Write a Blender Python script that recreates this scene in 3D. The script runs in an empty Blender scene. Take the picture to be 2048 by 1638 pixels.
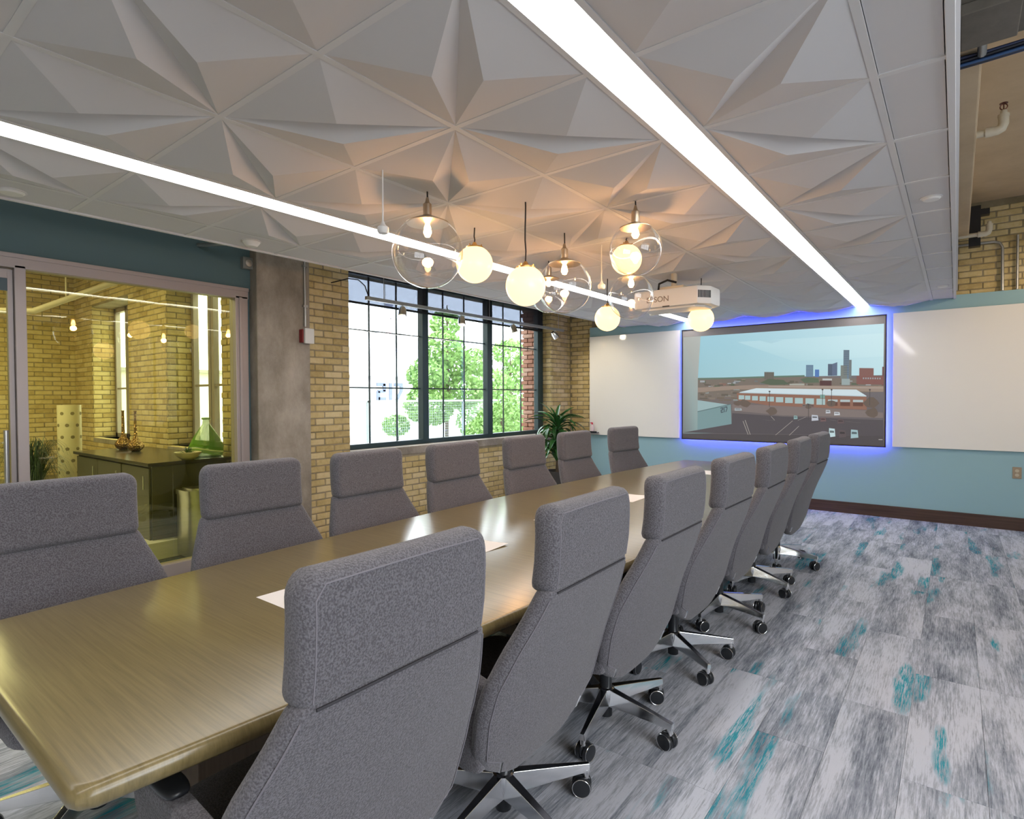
import bpy, bmesh, math, random
from mathutils import Vector, Matrix
random.seed(7)
PI = math.pi
C = bpy.context.scene.collection
sc = bpy.context.scene

# ------------------------------------------------------------------ camera
cam = bpy.data.cameras.new('camera'); cam.sensor_width = 36.0
cam.lens = 36.0*1145.76/2048; cam.clip_start = 0.05; cam.clip_end = 500
co = bpy.data.objects.new('camera', cam); C.objects.link(co)
RT = Vector((0.790134, 0.612917, -0.004571)); UP = Vector((-0.00873, 0.01871, 0.999787)); FW = Vector((-0.612872, 0.789926, -0.020134))
mm = Matrix(((RT.x, UP.x, -FW.x, 0), (RT.y, UP.y, -FW.y, 0), (RT.z, UP.z, -FW.z, 1.40), (0, 0, 0, 1)))
co.matrix_world = mm
sc.camera = co
# ------------------------------------------------------------------ view, world, daylight
sc.view_settings.view_transform = 'Standard'; sc.view_settings.look = 'None'
sc.view_settings.gamma = 1; sc.view_settings.use_curve_mapping = False
sc.view_settings.exposure = 0.0
try:
    sc.cycles.use_denoising = True
    sc.cycles.max_bounces = 8; sc.cycles.transparent_max_bounces = 24
    sc.cycles.sample_clamp_indirect = 6
    sc.cycles.caustics_reflective = False; sc.cycles.caustics_refractive = False
except Exception: pass
W = bpy.data.worlds.new('overcast_sky'); sc.world = W; W.use_nodes = True
nt = W.node_tree; bg = nt.nodes['Background']
bg.inputs[0].default_value = (0.86, 0.93, 1.0, 1); bg.inputs[1].default_value = 8.0

def area(name, loc, rot, sx, sy, power, color, portal=False):
    l = bpy.data.lights.new(name, 'AREA'); l.shape = 'RECTANGLE'; l.size = sx; l.size_y = sy
    l.energy = power; l.color = color
    if portal: l.cycles.is_portal = True
    o = bpy.data.objects.new(name, l); C.objects.link(o); o.location = loc; o.rotation_euler = rot
    return o
# portals: openings through which the sky lights the room (they emit nothing themselves)
area('window_portal', (-5.45, 5.55, 1.83), (0, -PI/2, 0), 1.9, 3.7, 1, (1, 1, 1), True)
area('window_portal', (4.22, .1, 1.85), (0, PI/2, 0), 2.2, 4.2, 1, (1, 1, 1), True)
area('window_portal', (4.22, 5.15, 1.85), (0, PI/2, 0), 2.0, 1.0, 1, (1, 1, 1), True)
area('window_portal', (-8.0, 3.16, 1.8), (PI/2, 0, 0), 4.2, 1.9, 1, (1, 1, 1), True)
# unseen fill lights, then the track spots toward the far wall
area('adjoining_room_fill', (-7.5, .2, 3.2), (0, 0, 0), 3.0, 1.5, 125, (1, .93, .78))  # unseen area light added to brighten the room behind the glass
area('chair_back_fill', (2.9, .2, 3.3), (0, .35, 0), 1.5, 2.6, 90, (.94, .96, 1))  # unseen cool fill added for the chair backs and floor
def spot(loc, to, power, col, ang=1.5):
    l = bpy.data.lights.new('spot_lamp', 'SPOT'); l.energy = power; l.color = col; l.spot_size = ang; l.spot_blend = .9; l.shadow_soft_size = .05
    o = bpy.data.objects.new('spot_lamp', l); C.objects.link(o); o.location = loc
    o.rotation_euler = (Vector(to)-Vector(loc)).to_track_quat('-Z', 'Y').to_euler()
spot((1.4, 6.3, 2.75), (.7, 7.85, 2.0), 60, (1, .76, .5), 1.3)
spot((-4.45, 6.9, 2.42), (-4.2, 7.85, 1.6), 28, (1, .85, .62), 1.4)

# ------------------------------------------------------------------ materials
def mat(name, col=(.5, .5, .5), rough=.5, metal=0, spec=.5, emit=None, es=0):
    m = bpy.data.materials.new(name); m.use_nodes = True
    b = m.node_tree.nodes['Principled BSDF']
    b.inputs['Base Color'].default_value = (*col, 1); b.inputs['Roughness'].default_value = rough
    b.inputs['Metallic'].default_value = metal; b.inputs['Specular IOR Level'].default_value = spec
    if emit: b.inputs['Emission Color'].default_value = (*emit, 1); b.inputs['Emission Strength'].default_value = es
    return m
def N(m, t, **kw):
    n = m.node_tree.nodes.new(t)
    for k, v in kw.items():
        if k in n.inputs: n.inputs[k].default_value = v
        else: setattr(n, k, v)
    return n
def L(m, a, b): m.node_tree.links.new(a, b)
def B_(m): return m.node_tree.nodes['Principled BSDF']
def ramp(m, stops):
    n = m.node_tree.nodes.new('ShaderNodeValToRGB'); e = n.color_ramp.elements
    while len(e) < len(stops): e.new(.5)
    for k, (p, c) in enumerate(stops): e[k].position = p; e[k].color = (*c, 1)
    return n
def coords(m, scale=(1, 1, 1), kind='Object'):
    t = N(m, 'ShaderNodeTexCoord'); mp = N(m, 'ShaderNodeMapping'); mp.inputs['Scale'].default_value = scale
    L(m, t.outputs[kind], mp.inputs[0]); return mp.outputs[0]
def worldco(m, scale=(1, 1, 1)):
    g = N(m, 'ShaderNodeNewGeometry'); mp = N(m, 'ShaderNodeMapping'); mp.inputs['Scale'].default_value = scale
    L(m, g.outputs['Position'], mp.inputs[0]); return mp.outputs[0]
def noise(m, vec, scale=5, detail=3, rough=.5):
    n = N(m, 'ShaderNodeTexNoise'); n.inputs['Scale'].default_value = scale; n.inputs['Detail'].default_value = detail; n.inputs['Roughness'].default_value = rough
    if vec is not None: L(m, vec, n.inputs['Vector'])
    return n.outputs['Fac']
def bump(m, fac, strength=.3, dist=.01):
    b = N(m, 'ShaderNodeBump'); b.inputs['Strength'].default_value = strength; b.inputs['Distance'].default_value = dist
    L(m, fac, b.inputs['Height']); L(m, b.outputs[0], B_(m).inputs['Normal'])
def glass(name, tint, base=.04, power=15):
    m = bpy.data.materials.new(name); m.use_nodes = True; t = m.node_tree; t.nodes.clear()
    out = N(m, 'ShaderNodeOutputMaterial'); tr = N(m, 'ShaderNodeBsdfTransparent'); gl = N(m, 'ShaderNodeBsdfGlossy')
    tr.inputs[0].default_value = (*tint, 1); gl.inputs['Roughness'].default_value = 0.0; gl.inputs[0].default_value = (1, 1, 1, 1)
    lw = N(m, 'ShaderNodeLayerWeight'); lw.inputs[0].default_value = .5
    p = N(m, 'ShaderNodeMath', operation='POWER'); p.inputs[1].default_value = power; L(m, lw.outputs['Facing'], p.inputs[0])
    q = N(m, 'ShaderNodeMath', operation='MULTIPLY_ADD'); q.inputs[1].default_value = 1-base; q.inputs[2].default_value = base; L(m, p.outputs[0], q.inputs[0])
    mx = N(m, 'ShaderNodeMixShader'); L(m, q.outputs[0], mx.inputs[0]); L(m, tr.outputs[0], mx.inputs[1]); L(m, gl.outputs[0], mx.inputs[2])
    L(m, mx.outputs[0], out.inputs[0]); return m

M = {}
M['ceil'] = mat('ceiling_panel_white', (.64, .625, .63), .9, spec=.2)
M['tee'] = mat('ceiling_grid_white', (.68, .67, .67), .6, spec=.3)
M['strip'] = mat('light_diffuser', (.9, .9, .9), .5, emit=(1, .97, .93), es=11)
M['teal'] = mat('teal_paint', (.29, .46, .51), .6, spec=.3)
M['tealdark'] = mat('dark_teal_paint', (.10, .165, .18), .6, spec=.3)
M['wb'] = mat('glass_whiteboard', (.80, .78, .74), .06, spec=.5)
M['base'] = mat('dark_wood_base', (.062, .032, .022), .45)
v = coords(M['base'], (1, 1, 30)); r = ramp(M['base'], [(.3, (.045, .022, .015)), (.7, (.085, .045, .03))]); L(M['base'], noise(M['base'], v, 2, 4), r.inputs[0]); L(M['base'], r.outputs[0], B_(M['base']).inputs[0])
M['black'] = mat('black_metal', (.012, .012, .014), .4)
M['blackp'] = mat('black_plastic', (.018, .02, .024), .3)
M['winframe'] = mat('dark_green_window_frame', (.028, .055, .06), .4)
M['chrome'] = mat('polished_aluminium', (.88, .89, .90), .14, metal=1)
M['steel'] = mat('brushed_steel', (.55, .54, .52), .28, metal=1)
M['galv'] = mat('galvanised_conduit', (.5, .5, .48), .4, metal=.8)
M['alu'] = mat('anodised_door_frame', (.40, .35, .34), .45, metal=.3)
M['white'] = mat('white_plastic', (.75, .74, .72), .4)
M['paper'] = mat('paper_white', (.85, .82, .80), .8)
M['pipew'] = mat('cream_painted_pipe', (.62, .55, .42), .45)
M['brass'] = mat('brass', (.75, .45, .16), .25, metal=1)
M['nickel'] = mat('brushed_brass_socket', (.55, .45, .33), .3, metal=1)
M['red'] = mat('red_box', (.25, .015, .02), .4)
M['cordblack'] = mat('black_cord', (.01, .008, .008), .6)
M['glow'] = mat('opal_glass_lit', (.35, .28, .16), .3, emit=(1, .62, .26), es=2.5)
M['bulb'] = mat('lit_filament_bulb', (1, .8, .5), .3, emit=(1, .55, .2), es=40)
M['gclear'] = glass('clear_globe_glass', (.985, .975, .975), .055, 3.4)
M['gwin'] = glass('window_glass', (.97, .98, .98), .03)
M['gfilm'] = glass('yellow_green_filmed_glass', (.95, .95, .66), .05)
M['led'] = mat('blue_led_strip', (.1, .1, .5), .5, emit=(.13, .10, 1), es=105)
M['slabm'] = mat('painted_concrete_slab', (.42, .33, .23), .85)
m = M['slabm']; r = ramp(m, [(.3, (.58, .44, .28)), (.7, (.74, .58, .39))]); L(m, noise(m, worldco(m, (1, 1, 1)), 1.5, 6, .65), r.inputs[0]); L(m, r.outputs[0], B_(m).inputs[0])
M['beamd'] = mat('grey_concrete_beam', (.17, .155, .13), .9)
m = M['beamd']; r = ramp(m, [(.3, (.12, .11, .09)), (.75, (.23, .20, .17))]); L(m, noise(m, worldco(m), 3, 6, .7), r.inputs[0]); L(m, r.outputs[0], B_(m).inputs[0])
# column concrete
m = M['conc'] = mat('rough_grey_concrete', (.22, .19, .16), .9)
v = worldco(m, (1, 1, .6)); r = ramp(m, [(.30, (.17, .145, .115)), (.5, (.33, .285, .23)), (.70, (.50, .44, .37))]); L(m, noise(m, v, 2.2, 9, .68), r.inputs[0])
vo = N(m, 'ShaderNodeTexVoronoi'); vo.inputs['Scale'].default_value = 55; L(m, worldco(m), vo.inputs['Vector'])
r2 = ramp(m, [(.06, (0, 0, 0)), (.13, (1, 1, 1))]); L(m, vo.outputs['Distance'], r2.inputs[0])
msk = ramp(m, [(.50, (0, 0, 0)), (.62, (1, 1, 1))]); L(m, noise(m, worldco(m), 3.1, 3), msk.inputs[0])
cv = ramp(m, [(.45, (.03, .025, .02)), (.55, (.5, .45, .4))]); cv.color_ramp.interpolation = 'CONSTANT'; L(m, vo.outputs['Color'], cv.inputs[0])
inv = N(m, 'ShaderNodeMath', operation='SUBTRACT'); inv.inputs[0].default_value = 1; L(m, r2.outputs[0], inv.inputs[1])
mu = N(m, 'ShaderNodeMath', operation='MULTIPLY'); L(m, inv.outputs[0], mu.inputs[0]); L(m, msk.outputs[0], mu.inputs[1])
mx = N(m, 'ShaderNodeMix', data_type='RGBA'); L(m, mu.outputs[0], mx.inputs[0]); L(m, r.outputs[0], mx.inputs[6]); L(m, cv.outputs[0], mx.inputs[7]); L(m, mx.outputs[2], B_(m).inputs[0])
bump(m, noise(m, worldco(m), 40, 4), .4, .01)
# bricks
def brickmat(name, cols, seed=0):
    m = mat(name, cols[1], .85, spec=.2)
    oi = N(m, 'ShaderNodeObjectInfo'); g = N(m, 'ShaderNodeNewGeometry')
    a = N(m, 'ShaderNodeMath', operation='ADD'); L(m, oi.outputs['Random'], a.inputs[0]); L(m, g.outputs['Random Per Island'], a.inputs[1])
    f = N(m, 'ShaderNodeMath', operation='FRACT'); L(m, a.outputs[0], f.inputs[0])
    n = N(m, 'ShaderNodeMath', operation='MULTIPLY_ADD'); L(m, noise(m, worldco(m), 14, 5, .7), n.inputs[0]); n.inputs[1].default_value = .9; 
    s = N(m, 'ShaderNodeMath', operation='MULTIPLY_ADD'); L(m, f.outputs[0], s.inputs[0]); s.inputs[1].default_value = .5; s.inputs[2].default_value = -.2
    L(m, s.outputs[0], n.inputs[2])
    r = ramp(m, [(.2, cols[0]), (.5, cols[1]), (.8, cols[2])]); L(m, n.outputs[0], r.inputs[0]); L(m, r.outputs[0], B_(m).inputs[0])
    bump(m, noise(m, worldco(m), 60, 4, .7), .35, .006)
    return m
M['brick'] = brickmat('yellow_glazed_brick', [(.47, .35, .15), (.63, .49, .235), (.72, .59, .34)])
M['brickr'] = brickmat('red_outside_brick', [(.22, .10, .065), (.36, .18, .12), (.42, .28, .21)])
M['mortar'] = mat('brick_mortar', (.20, .165, .105), .95)
m = M['mortar']; r = ramp(m, [(.3, (.22, .18, .10)), (.7, (.36, .30, .20))]); L(m, noise(m, worldco(m), 6, 5), r.inputs[0]); L(m, r.outputs[0], B_(m).inputs[0])
# fabric
def fabric(name, c0, c1):
    m = mat(name, c0, .95, spec=.15)
    v = coords(m); vo = N(m, 'ShaderNodeTexNoise'); vo.inputs['Scale'].default_value = 260; vo.inputs['Detail'].default_value = 2; L(m, v, vo.inputs['Vector'])
    r = ramp(m, [(.38, c0), (.62, c1)]); L(m, vo.outputs['Fac'], r.inputs[0]); L(m, r.outputs[0], B_(m).inputs[0])
    B_(m).inputs['Sheen Weight'].default_value = .25; B_(m).inputs['Sheen Roughness'].default_value = .5
    bump(m, vo.outputs['Fac'], .7, .004); return m
M['fab'] = fabric('grey_boucle_fabric', (.09, .086, .096), (.175, .168, .188))
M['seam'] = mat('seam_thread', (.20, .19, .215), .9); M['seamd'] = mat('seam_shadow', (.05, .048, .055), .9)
# table wood
def wood(name, c0, c1, rough, axis_scale):
    m = mat(name, c0, rough)
    v = worldco(m, axis_scale); n = noise(m, v, 3.0, 6, .6)
    r = ramp(m, [(.32, c0), (.68, c1)]); L(m, n, r.inputs[0]); L(m, r.outputs[0], B_(m).inputs[0]); return m
M['wood'] = wood('satin_oak_veneer', (.165, .124, .048), (.24, .185, .078), .29, (1.3, 46, 10))
B_(M['wood']).inputs['Coat Weight'].default_value = .55; B_(M['wood']).inputs['Coat Roughness'].default_value = .2
M['woodd'] = wood('brown_veneer_panel', (.085, .055, .03), (.12, .08, .045), .5, (30, 30, 1.5))
# carpet
m = M['carpet'] = mat('streaky_grey_carpet', (.3, .3, .32), .97, spec=.1)
oi = N(m, 'ShaderNodeObjectInfo'); g = N(m, 'ShaderNodeNewGeometry')
add = N(m, 'ShaderNodeMath', operation='ADD'); L(m, oi.outputs['Random'], add.inputs[0]); L(m, g.outputs['Random Per Island'], add.inputs[1])
ms = N(m, 'ShaderNodeMath', operation='MULTIPLY'); ms.inputs[1].default_value = 37; L(m, add.outputs[0], ms.inputs[0])
cb = N(m, 'ShaderNodeCombineXYZ'); L(m, ms.outputs[0], cb.inputs[2]); L(m, ms.outputs[0], cb.inputs[1])
def strk(scale, sc2, det, rgh):
    va = N(m, 'ShaderNodeVectorMath', operation='ADD'); L(m, worldco(m, scale), va.inputs[0]); L(m, cb.outputs[0], va.inputs[1])
    return noise(m, va.outputs[0], sc2, det, rgh)
n1 = strk((8, 1.35, 1), 1.0, 8, .70); n2 = strk((170, 9, 1), 1.0, 4, .75); n3 = strk((6.5, 1.1, 1), 1.0, 3, .5)
mixn = N(m, 'ShaderNodeMath', operation='MULTIPLY_ADD'); L(m, n2, mixn.inputs[0]); mixn.inputs[1].default_value = .68; L(m, n1, mixn.inputs[2])
var = N(m, 'ShaderNodeMath', operation='FRACT'); L(m, ms.outputs[0], var.inputs[0])
v2 = N(m, 'ShaderNodeMath', operation='MULTIPLY_ADD'); L(m, var.outputs[0], v2.inputs[0]); v2.inputs[1].default_value = .12; L(m, mixn.outputs[0], v2.inputs[2])
mixn = v2
r = ramp(m, [(.68, (.15, .17, .205)), (.81, (.32, .345, .405)), (.92, (.50, .525, .59)), (1.0, (.66, .68, .76))]); L(m, mixn.outputs[0], r.inputs[0])
tr = ramp(m, [(.60, (0, 0, 0)), (.65, (1, 1, 1))]); L(m, n3, tr.inputs[0])
tm = N(m, 'ShaderNodeMath', operation='MULTIPLY'); 
pr_ = ramp(m, [(.42, (0, 0, 0)), (.55, (1, 1, 1))]); L(m, n2, pr_.inputs[0]); L(m, pr_.outputs[0], tm.inputs[0]); L(m, tr.outputs[0], tm.inputs[1])
tl = ramp(m, [(.7, (.01, .13, .20)), (1.0, (.05, .36, .45))]); L(m, mixn.outputs[0], tl.inputs[0])
mx = N(m, 'ShaderNodeMix', data_type='RGBA'); L(m, tm.outputs[0], mx.inputs[0]); L(m, r.outputs[0], mx.inputs[6]); L(m, tl.outputs[0], mx.inputs[7]); L(m, mx.outputs[2], B_(m).inputs[0])
bump(m, noise(m, worldco(m), 350, 2), .5, .004)
M['plaster'] = mat('plain_wall_paint', (.55, .52, .47), .8)
M['leaf'] = mat('glossy_green_leaf', (.035, .12, .03), .25)
M['leafd'] = mat('dark_grass_leaf', (.02, .05, .015), .4)
M['leafo'] = mat('outdoor_leaf', (.20, .36, .09), .6)
B_(M['leafo']).inputs['Transmission Weight'].default_value = 0
M['bark'] = mat('bark', (.14, .10, .07), .9)
M['terra'] = mat('dark_planter', (.05, .045, .04), .5)
M['ext'] = mat('white_outside_wall', (.82, .82, .82), .8)
M['extblue'] = mat('blue_grey_lettering', (.16, .19, .28), .6)
M['ground'] = mat('pale_concrete_ground', (.6, .6, .6), .9)
M['rail'] = mat('pale_green_rail', (.35, .42, .40), .5)
M['cab'] = mat('olive_cabinet', (.075, .07, .05), .4)
M['cabtop'] = mat('dark_counter_top', (.05, .045, .035), .2)
M['bronze'] = mat('hammered_bronze', (.30, .18, .07), .3, metal=.9)
m = M['bronze']; vo = N(m, 'ShaderNodeTexVoronoi'); vo.inputs['Scale'].default_value = 60; L(m, coords(m), vo.inputs['Vector']); bump(m, vo.outputs['Distance'], .8, .01)
M['cream'] = mat('cream_ceramic', (.7, .62, .42), .5)
M['dimple'] = mat('dark_dimple', (.22, .18, .09), .7)
M['ggreen'] = mat('green_bottle_glass', (.20, .50, .04), .06); B_(M['ggreen']).inputs['Alpha'].default_value = .55
M['shade'] = bpy.data.materials.new('roller_shade_mesh'); m = M['shade']; m.use_nodes = True; m.node_tree.nodes.clear()
o_ = N(m, 'ShaderNodeOutputMaterial'); t_ = N(m, 'ShaderNodeBsdfTransparent'); t_.inputs[0].default_value = (.40, .42, .46, 1); d_ = N(m, 'ShaderNodeBsdfDiffuse'); d_.inputs[0].default_value = (.10, .10, .12, 1)
x_ = N(m, 'ShaderNodeMixShader'); x_.inputs[0].default_value = .3; L(m, t_.outputs[0], x_.inputs[1]); L(m, d_.outputs[0], x_.inputs[2]); L(m, x_.outputs[0], o_.inputs[0])

# ------------------------------------------------------------------ helpers
class MB:
    def __init__(s): s.v = []; s.f = []; s.mi = []
    def add(s, vs, fs, mi=0):
        o = len(s.v); s.v += [tuple(p) for p in vs]; s.f += [tuple(i+o for i in f) for f in fs]; s.mi += [mi]*len(fs); return s
    def box(s, x0, x1, y0, y1, z0, z1, mi=0, T=None):
        vs = [(x0, y0, z0), (x1, y0, z0), (x1, y1, z0), (x0, y1, z0), (x0, y0, z1), (x1, y0, z1), (x1, y1, z1), (x0, y1, z1)]
        if T is not None: vs = [T @ Vector(p) for p in vs]
        return s.add(vs, [(0, 3, 2, 1), (4, 5, 6, 7), (0, 1, 5, 4), (1, 2, 6, 5), (2, 3, 7, 6), (3, 0, 4, 7)], mi)
    def tube(s, pts, r, n=8, mi=0, cap=True):
        pts = [Vector(p) for p in pts]; rs = r if isinstance(r, (list, tuple)) else [r]*len(pts)
        vs = []; up = None
        for i, p in enumerate(pts):
            d = (pts[min(i+1, len(pts)-1)]-pts[max(i-1, 0)]).normalized()
            if up is None:
                a = Vector((0, 0, 1)) if abs(d.z) < .9 else Vector((1, 0, 0)); up = d.cross(a).normalized()
            up = (up-d*up.dot(d)).normalized(); w = d.cross(up)
            for k in range(n):
                a = 2*PI*k/n; vs.append(p+rs[i]*(math.cos(a)*up+math.sin(a)*w))
        fs = [(i*n+k, i*n+(k+1) % n, (i+1)*n+(k+1) % n, (i+1)*n+k) for i in range(len(pts)-1) for k in range(n)]
        if cap: fs += [tuple(range(n))[::-1], tuple((len(pts)-1)*n+k for k in range(n))]
        return s.add(vs, fs, mi)
    def lathe(s, prof, c=(0, 0, 0), n=24, mi=0, axis=None):
        vs = []
        for r, z in prof:
            for k in range(n):
                a = 2*PI*k/n; vs.append(Vector((r*math.cos(a), r*math.sin(a), z)))
        if axis is not None:
            q = Vector((0, 0, 1)).rotation_difference(Vector(axis)); vs = [q @ p for p in vs]
        vs = [p+Vector(c) for p in vs]; m_ = len(prof)
        fs = [(i*n+k, i*n+(k+1) % n, (i+1)*n+(k+1) % n, (i+1)*n+k) for i in range(m_-1) for k in range(n)]
        if prof[0][0] > 1e-6: fs.append(tuple(range(n))[::-1])
        if prof[-1][0] > 1e-6: fs.append(tuple((m_-1)*n+k for k in range(n)))
        return s.add(vs, fs, mi)
    def sq(s, c, h, p=4, nu=24, nv=12, mi=0):     # rounded-box cushion
        def sp(x): return math.copysign(abs(x)**(2/p), x)
        vs = []
        for i in range(nv+1):
            b = -PI/2+PI*i/nv
            for k in range(nu):
                a = 2*PI*k/nu
                vs.append((c[0]+h[0]*sp(math.cos(b))*sp(math.cos(a)), c[1]+h[1]*sp(math.cos(b))*sp(math.sin(a)), c[2]+h[2]*sp(math.sin(b))))
        fs = [(i*nu+k, i*nu+(k+1) % nu, (i+1)*nu+(k+1) % nu, (i+1)*nu+k) for i in range(nv) for k in range(nu)]
        return s.add(vs, fs, mi)
    def prism(s, poly, z0, z1, mi=0, T=None):
        n = len(poly); vs = [Vector((x, y, z0)) for x, y in poly]+[Vector((x, y, z1)) for x, y in poly]
        if T is not None: vs = [T @ p for p in vs]
        return s.add(vs, [tuple(range(n))[::-1], tuple(range(n, 2*n))]+[(k, (k+1) % n, n+(k+1) % n, n+k) for k in range(n)], mi)
    def mesh(s, name, mats, smooth=False, bevel=0):
        me = bpy.data.meshes.new(name); me.from_pydata(s.v, [], s.f)
        for q in (mats if isinstance(mats, (list, tuple)) else [mats]): me.materials.append(q)
        me.polygons.foreach_set('material_index', s.mi)
        bm = bmesh.new(); bm.from_mesh(me)
        bmesh.ops.remove_doubles(bm, verts=bm.verts, dist=1e-6)
        if bevel: bmesh.ops.bevel(bm, geom=list(bm.edges), offset=bevel, segments=2, affect='EDGES', profile=.6)
        bmesh.ops.recalc_face_normals(bm, faces=bm.faces); bm.to_mesh(me); bm.free()
        if smooth:
            me.polygons.foreach_set('use_smooth', [True]*len(me.polygons))
            try: me.set_sharp_from_angle(angle=math.radians(smooth if smooth > 1 else 40))
            except Exception: pass
        me.update(); return me
    def obj(s, name, mats, parent=None, smooth=False, bevel=0, loc=None, kind=None):
        o = bpy.data.objects.new(name, s.mesh(name, mats, smooth, bevel)); C.objects.link(o)
        if parent: o.parent = parent
        if loc: o.location = loc
        if kind: o['kind'] = kind
        return o
def tag(o, label, cat, group=None):
    o['label'] = label; o['category'] = cat
    if group: o['group'] = group
    return o
def thing(name, label, cat, loc=(0, 0, 0), rz=0, group=None):
    o = bpy.data.objects.new(name, None); C.objects.link(o); o.location = loc; o.rotation_euler = (0, 0, rz); o.empty_display_size = .05
    return tag(o, label, cat, group)
def struct(name, mb, m, **kw):
    o = mb.obj(name, m, **kw); o['kind'] = 'structure'; return o
def link_copy(me, name, parent, loc=(0, 0, 0), rot=(0, 0, 0), scale=(1, 1, 1), label=None):
    o = bpy.data.objects.new(name, me); C.objects.link(o); o.parent = parent; o.location = loc; o.rotation_euler = rot; o.scale = scale
    if label: o['label'] = label
    return o
def copy_tree(o, parent=None):
    c = o.copy(); C.objects.link(c); c.parent = parent
    for ch in list(o.children): copy_tree(ch, c)
    return c
def in_view(p):
    d = Vector(p)-Vector((0, 0, 1.4)); z = d.dot(FW)
    if z < .2: return None
    x = 1145.76*d.dot(RT)/z; y = 1145.76*d.dot(UP)/z
    return z if abs(x) < 1090 and abs(y) < 880 else None

# ------------------------------------------------------------------ bricks
def unit_brick(seed):
    rd = random.Random(seed); bm = bmesh.new(); bmesh.ops.create_cube(bm, size=1)
    for v_ in bm.verts: v_.co += Vector((rd.uniform(-.012, .012), rd.uniform(-.03, .03), rd.uniform(-.035, .035)))
    bmesh.ops.scale(bm, vec=(.2, .06, .057), verts=bm.verts)
    bmesh.ops.bevel(bm, geom=list(bm.edges), offset=.006, segments=1, affect='EDGES')
    bmesh.ops.scale(bm, vec=(1/.2, 1/.06, 1/.057), verts=bm.verts)
    me = bpy.data.meshes.new('brick'); bm.to_mesh(me); bm.free(); return me
UB = {}
def ub(mn, k):
    if (mn, k) not in UB:
        me = unit_brick(k); me.materials.append(M[mn]); UB[(mn, k)] = me
    return UB[(mn, k)]
def brick_wall(parent, o, ud, nd, u0, u1, z0, z1, mn='brick', holes=(), limit=300, h=.067, bl=.21, phase=0.0):
    """bricks over a vertical plane: origin o, running direction ud, facing nd"""
    o = Vector(o); ud = Vector(ud); nd = Vector(nd); rz = math.atan2(ud.y, ud.x); lst = []
    k0 = int(round(z0/h)); k1 = int(z1/h)
    for k in range(k0, k1+1):
        za = max(k*h+.005, z0); zb = min((k+1)*h-.005, z1)
        if zb-za < .02: continue
        zc = (za+zb)/2; spans = [(u0, u1)]
        for (a, b, c, d) in holes:
            if c < zc < d:
                ns = []
                for (p, q) in spans:
                    if b <= p or a >= q: ns.append((p, q)); continue
                    if p < a: ns.append((p, a))
                    if b < q: ns.append((b, q))
                spans = ns
        off = phase+(bl/2 if k % 2 else 0)
        for (p, q) in spans:
            i = math.floor((p-off)/bl)
            while off+i*bl < q:
                a = max(p, off+i*bl+.005); b = min(q, off+(i+1)*bl-.005); i += 1
                if b-a > .035: lst.append((a, b, za, zb))
    rd = random.Random(11); rows = []
    for (a, b, za, zb) in lst:
        c = o+ud*((a+b)/2)+nd*(.004+rd.uniform(0, .005)); c.z = (za+zb)/2; z = in_view(c)
        rows.append((-(b-a)/(z or 999), c, b-a, zb-za, rd.randrange(5)))
    rows.sort(key=lambda t: t[0]); rest = MB()
    for i, (s_, c, w, hh, k) in enumerate(rows):
        if i < limit and s_ < -.001*5:
            link_copy(ub(mn, k), 'brick', parent, c-nd*.03, (0, 0, rz), (w, .06, hh))
        else:
            me = ub(mn, k); T = Matrix.Translation(c-nd*.03) @ Matrix.Rotation(rz, 4, 'Z') @ Matrix.Diagonal((w, .06, hh, 1))
            rest.add([T @ v_.co for v_ in me.vertices], [tuple(p.vertices) for p in me.polygons])
    if rest.v:
        r_ = rest.obj('brickwork', M[mn], parent); r_['kind'] = 'stuff'

# ------------------------------------------------------------------ room shell
ZC = 2.464          # suspended ceiling
ZS = 3.47           # concrete slab above
XL, YF = -4.97, 7.95
# floor with carpet planks
fl = struct('floor', MB().box(-11.5, 4.2, -2.7, 8.2, -.12, -.006), mat('carpet_backing', (.06, .06, .065), .95))
pm = MB().box(-.5, .5, -.5, .5, -.5, .5).mesh('carpet_plank', M['carpet'])
rest = MB(); rd = random.Random(3); offs = {}
for i in range(-20, 18):
    x0 = -.40+.25*i; off = rd.choice([0, .25, .5, .75])+.02*rd.random()
    for j in range(-4, 9):
        y0 = off+j; ya, yb = max(y0, -2.6), min(y0+1, 7.87)
        if yb-ya < .05 or x0 < -4.9: continue
        vis = any(in_view((x, y, 0)) for x in (x0, x0+.25) for y in (ya, (ya+yb)/2, yb)) and x0 > -2.6
        if vis: link_copy(pm, 'carpet_plank', fl, (x0+.125, (ya+yb)/2, -.003+rd.uniform(-.0006, .0006)), (0, 0, 0), (.2488, yb-ya-.0012, .006))
        else: rest.box(x0+.0006, x0+.2494, ya+.0006, yb-.0006, -.006, 0)
r_ = rest.obj('carpet_field', M['carpet'], fl); r_['kind'] = 'stuff'
MB().box(-11.4, -4.95, -2.6, 2.75, -.006, 0).obj('adjoining_carpet', mat('dark_carpet', (.035, .04, .045), .95), fl)

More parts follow.
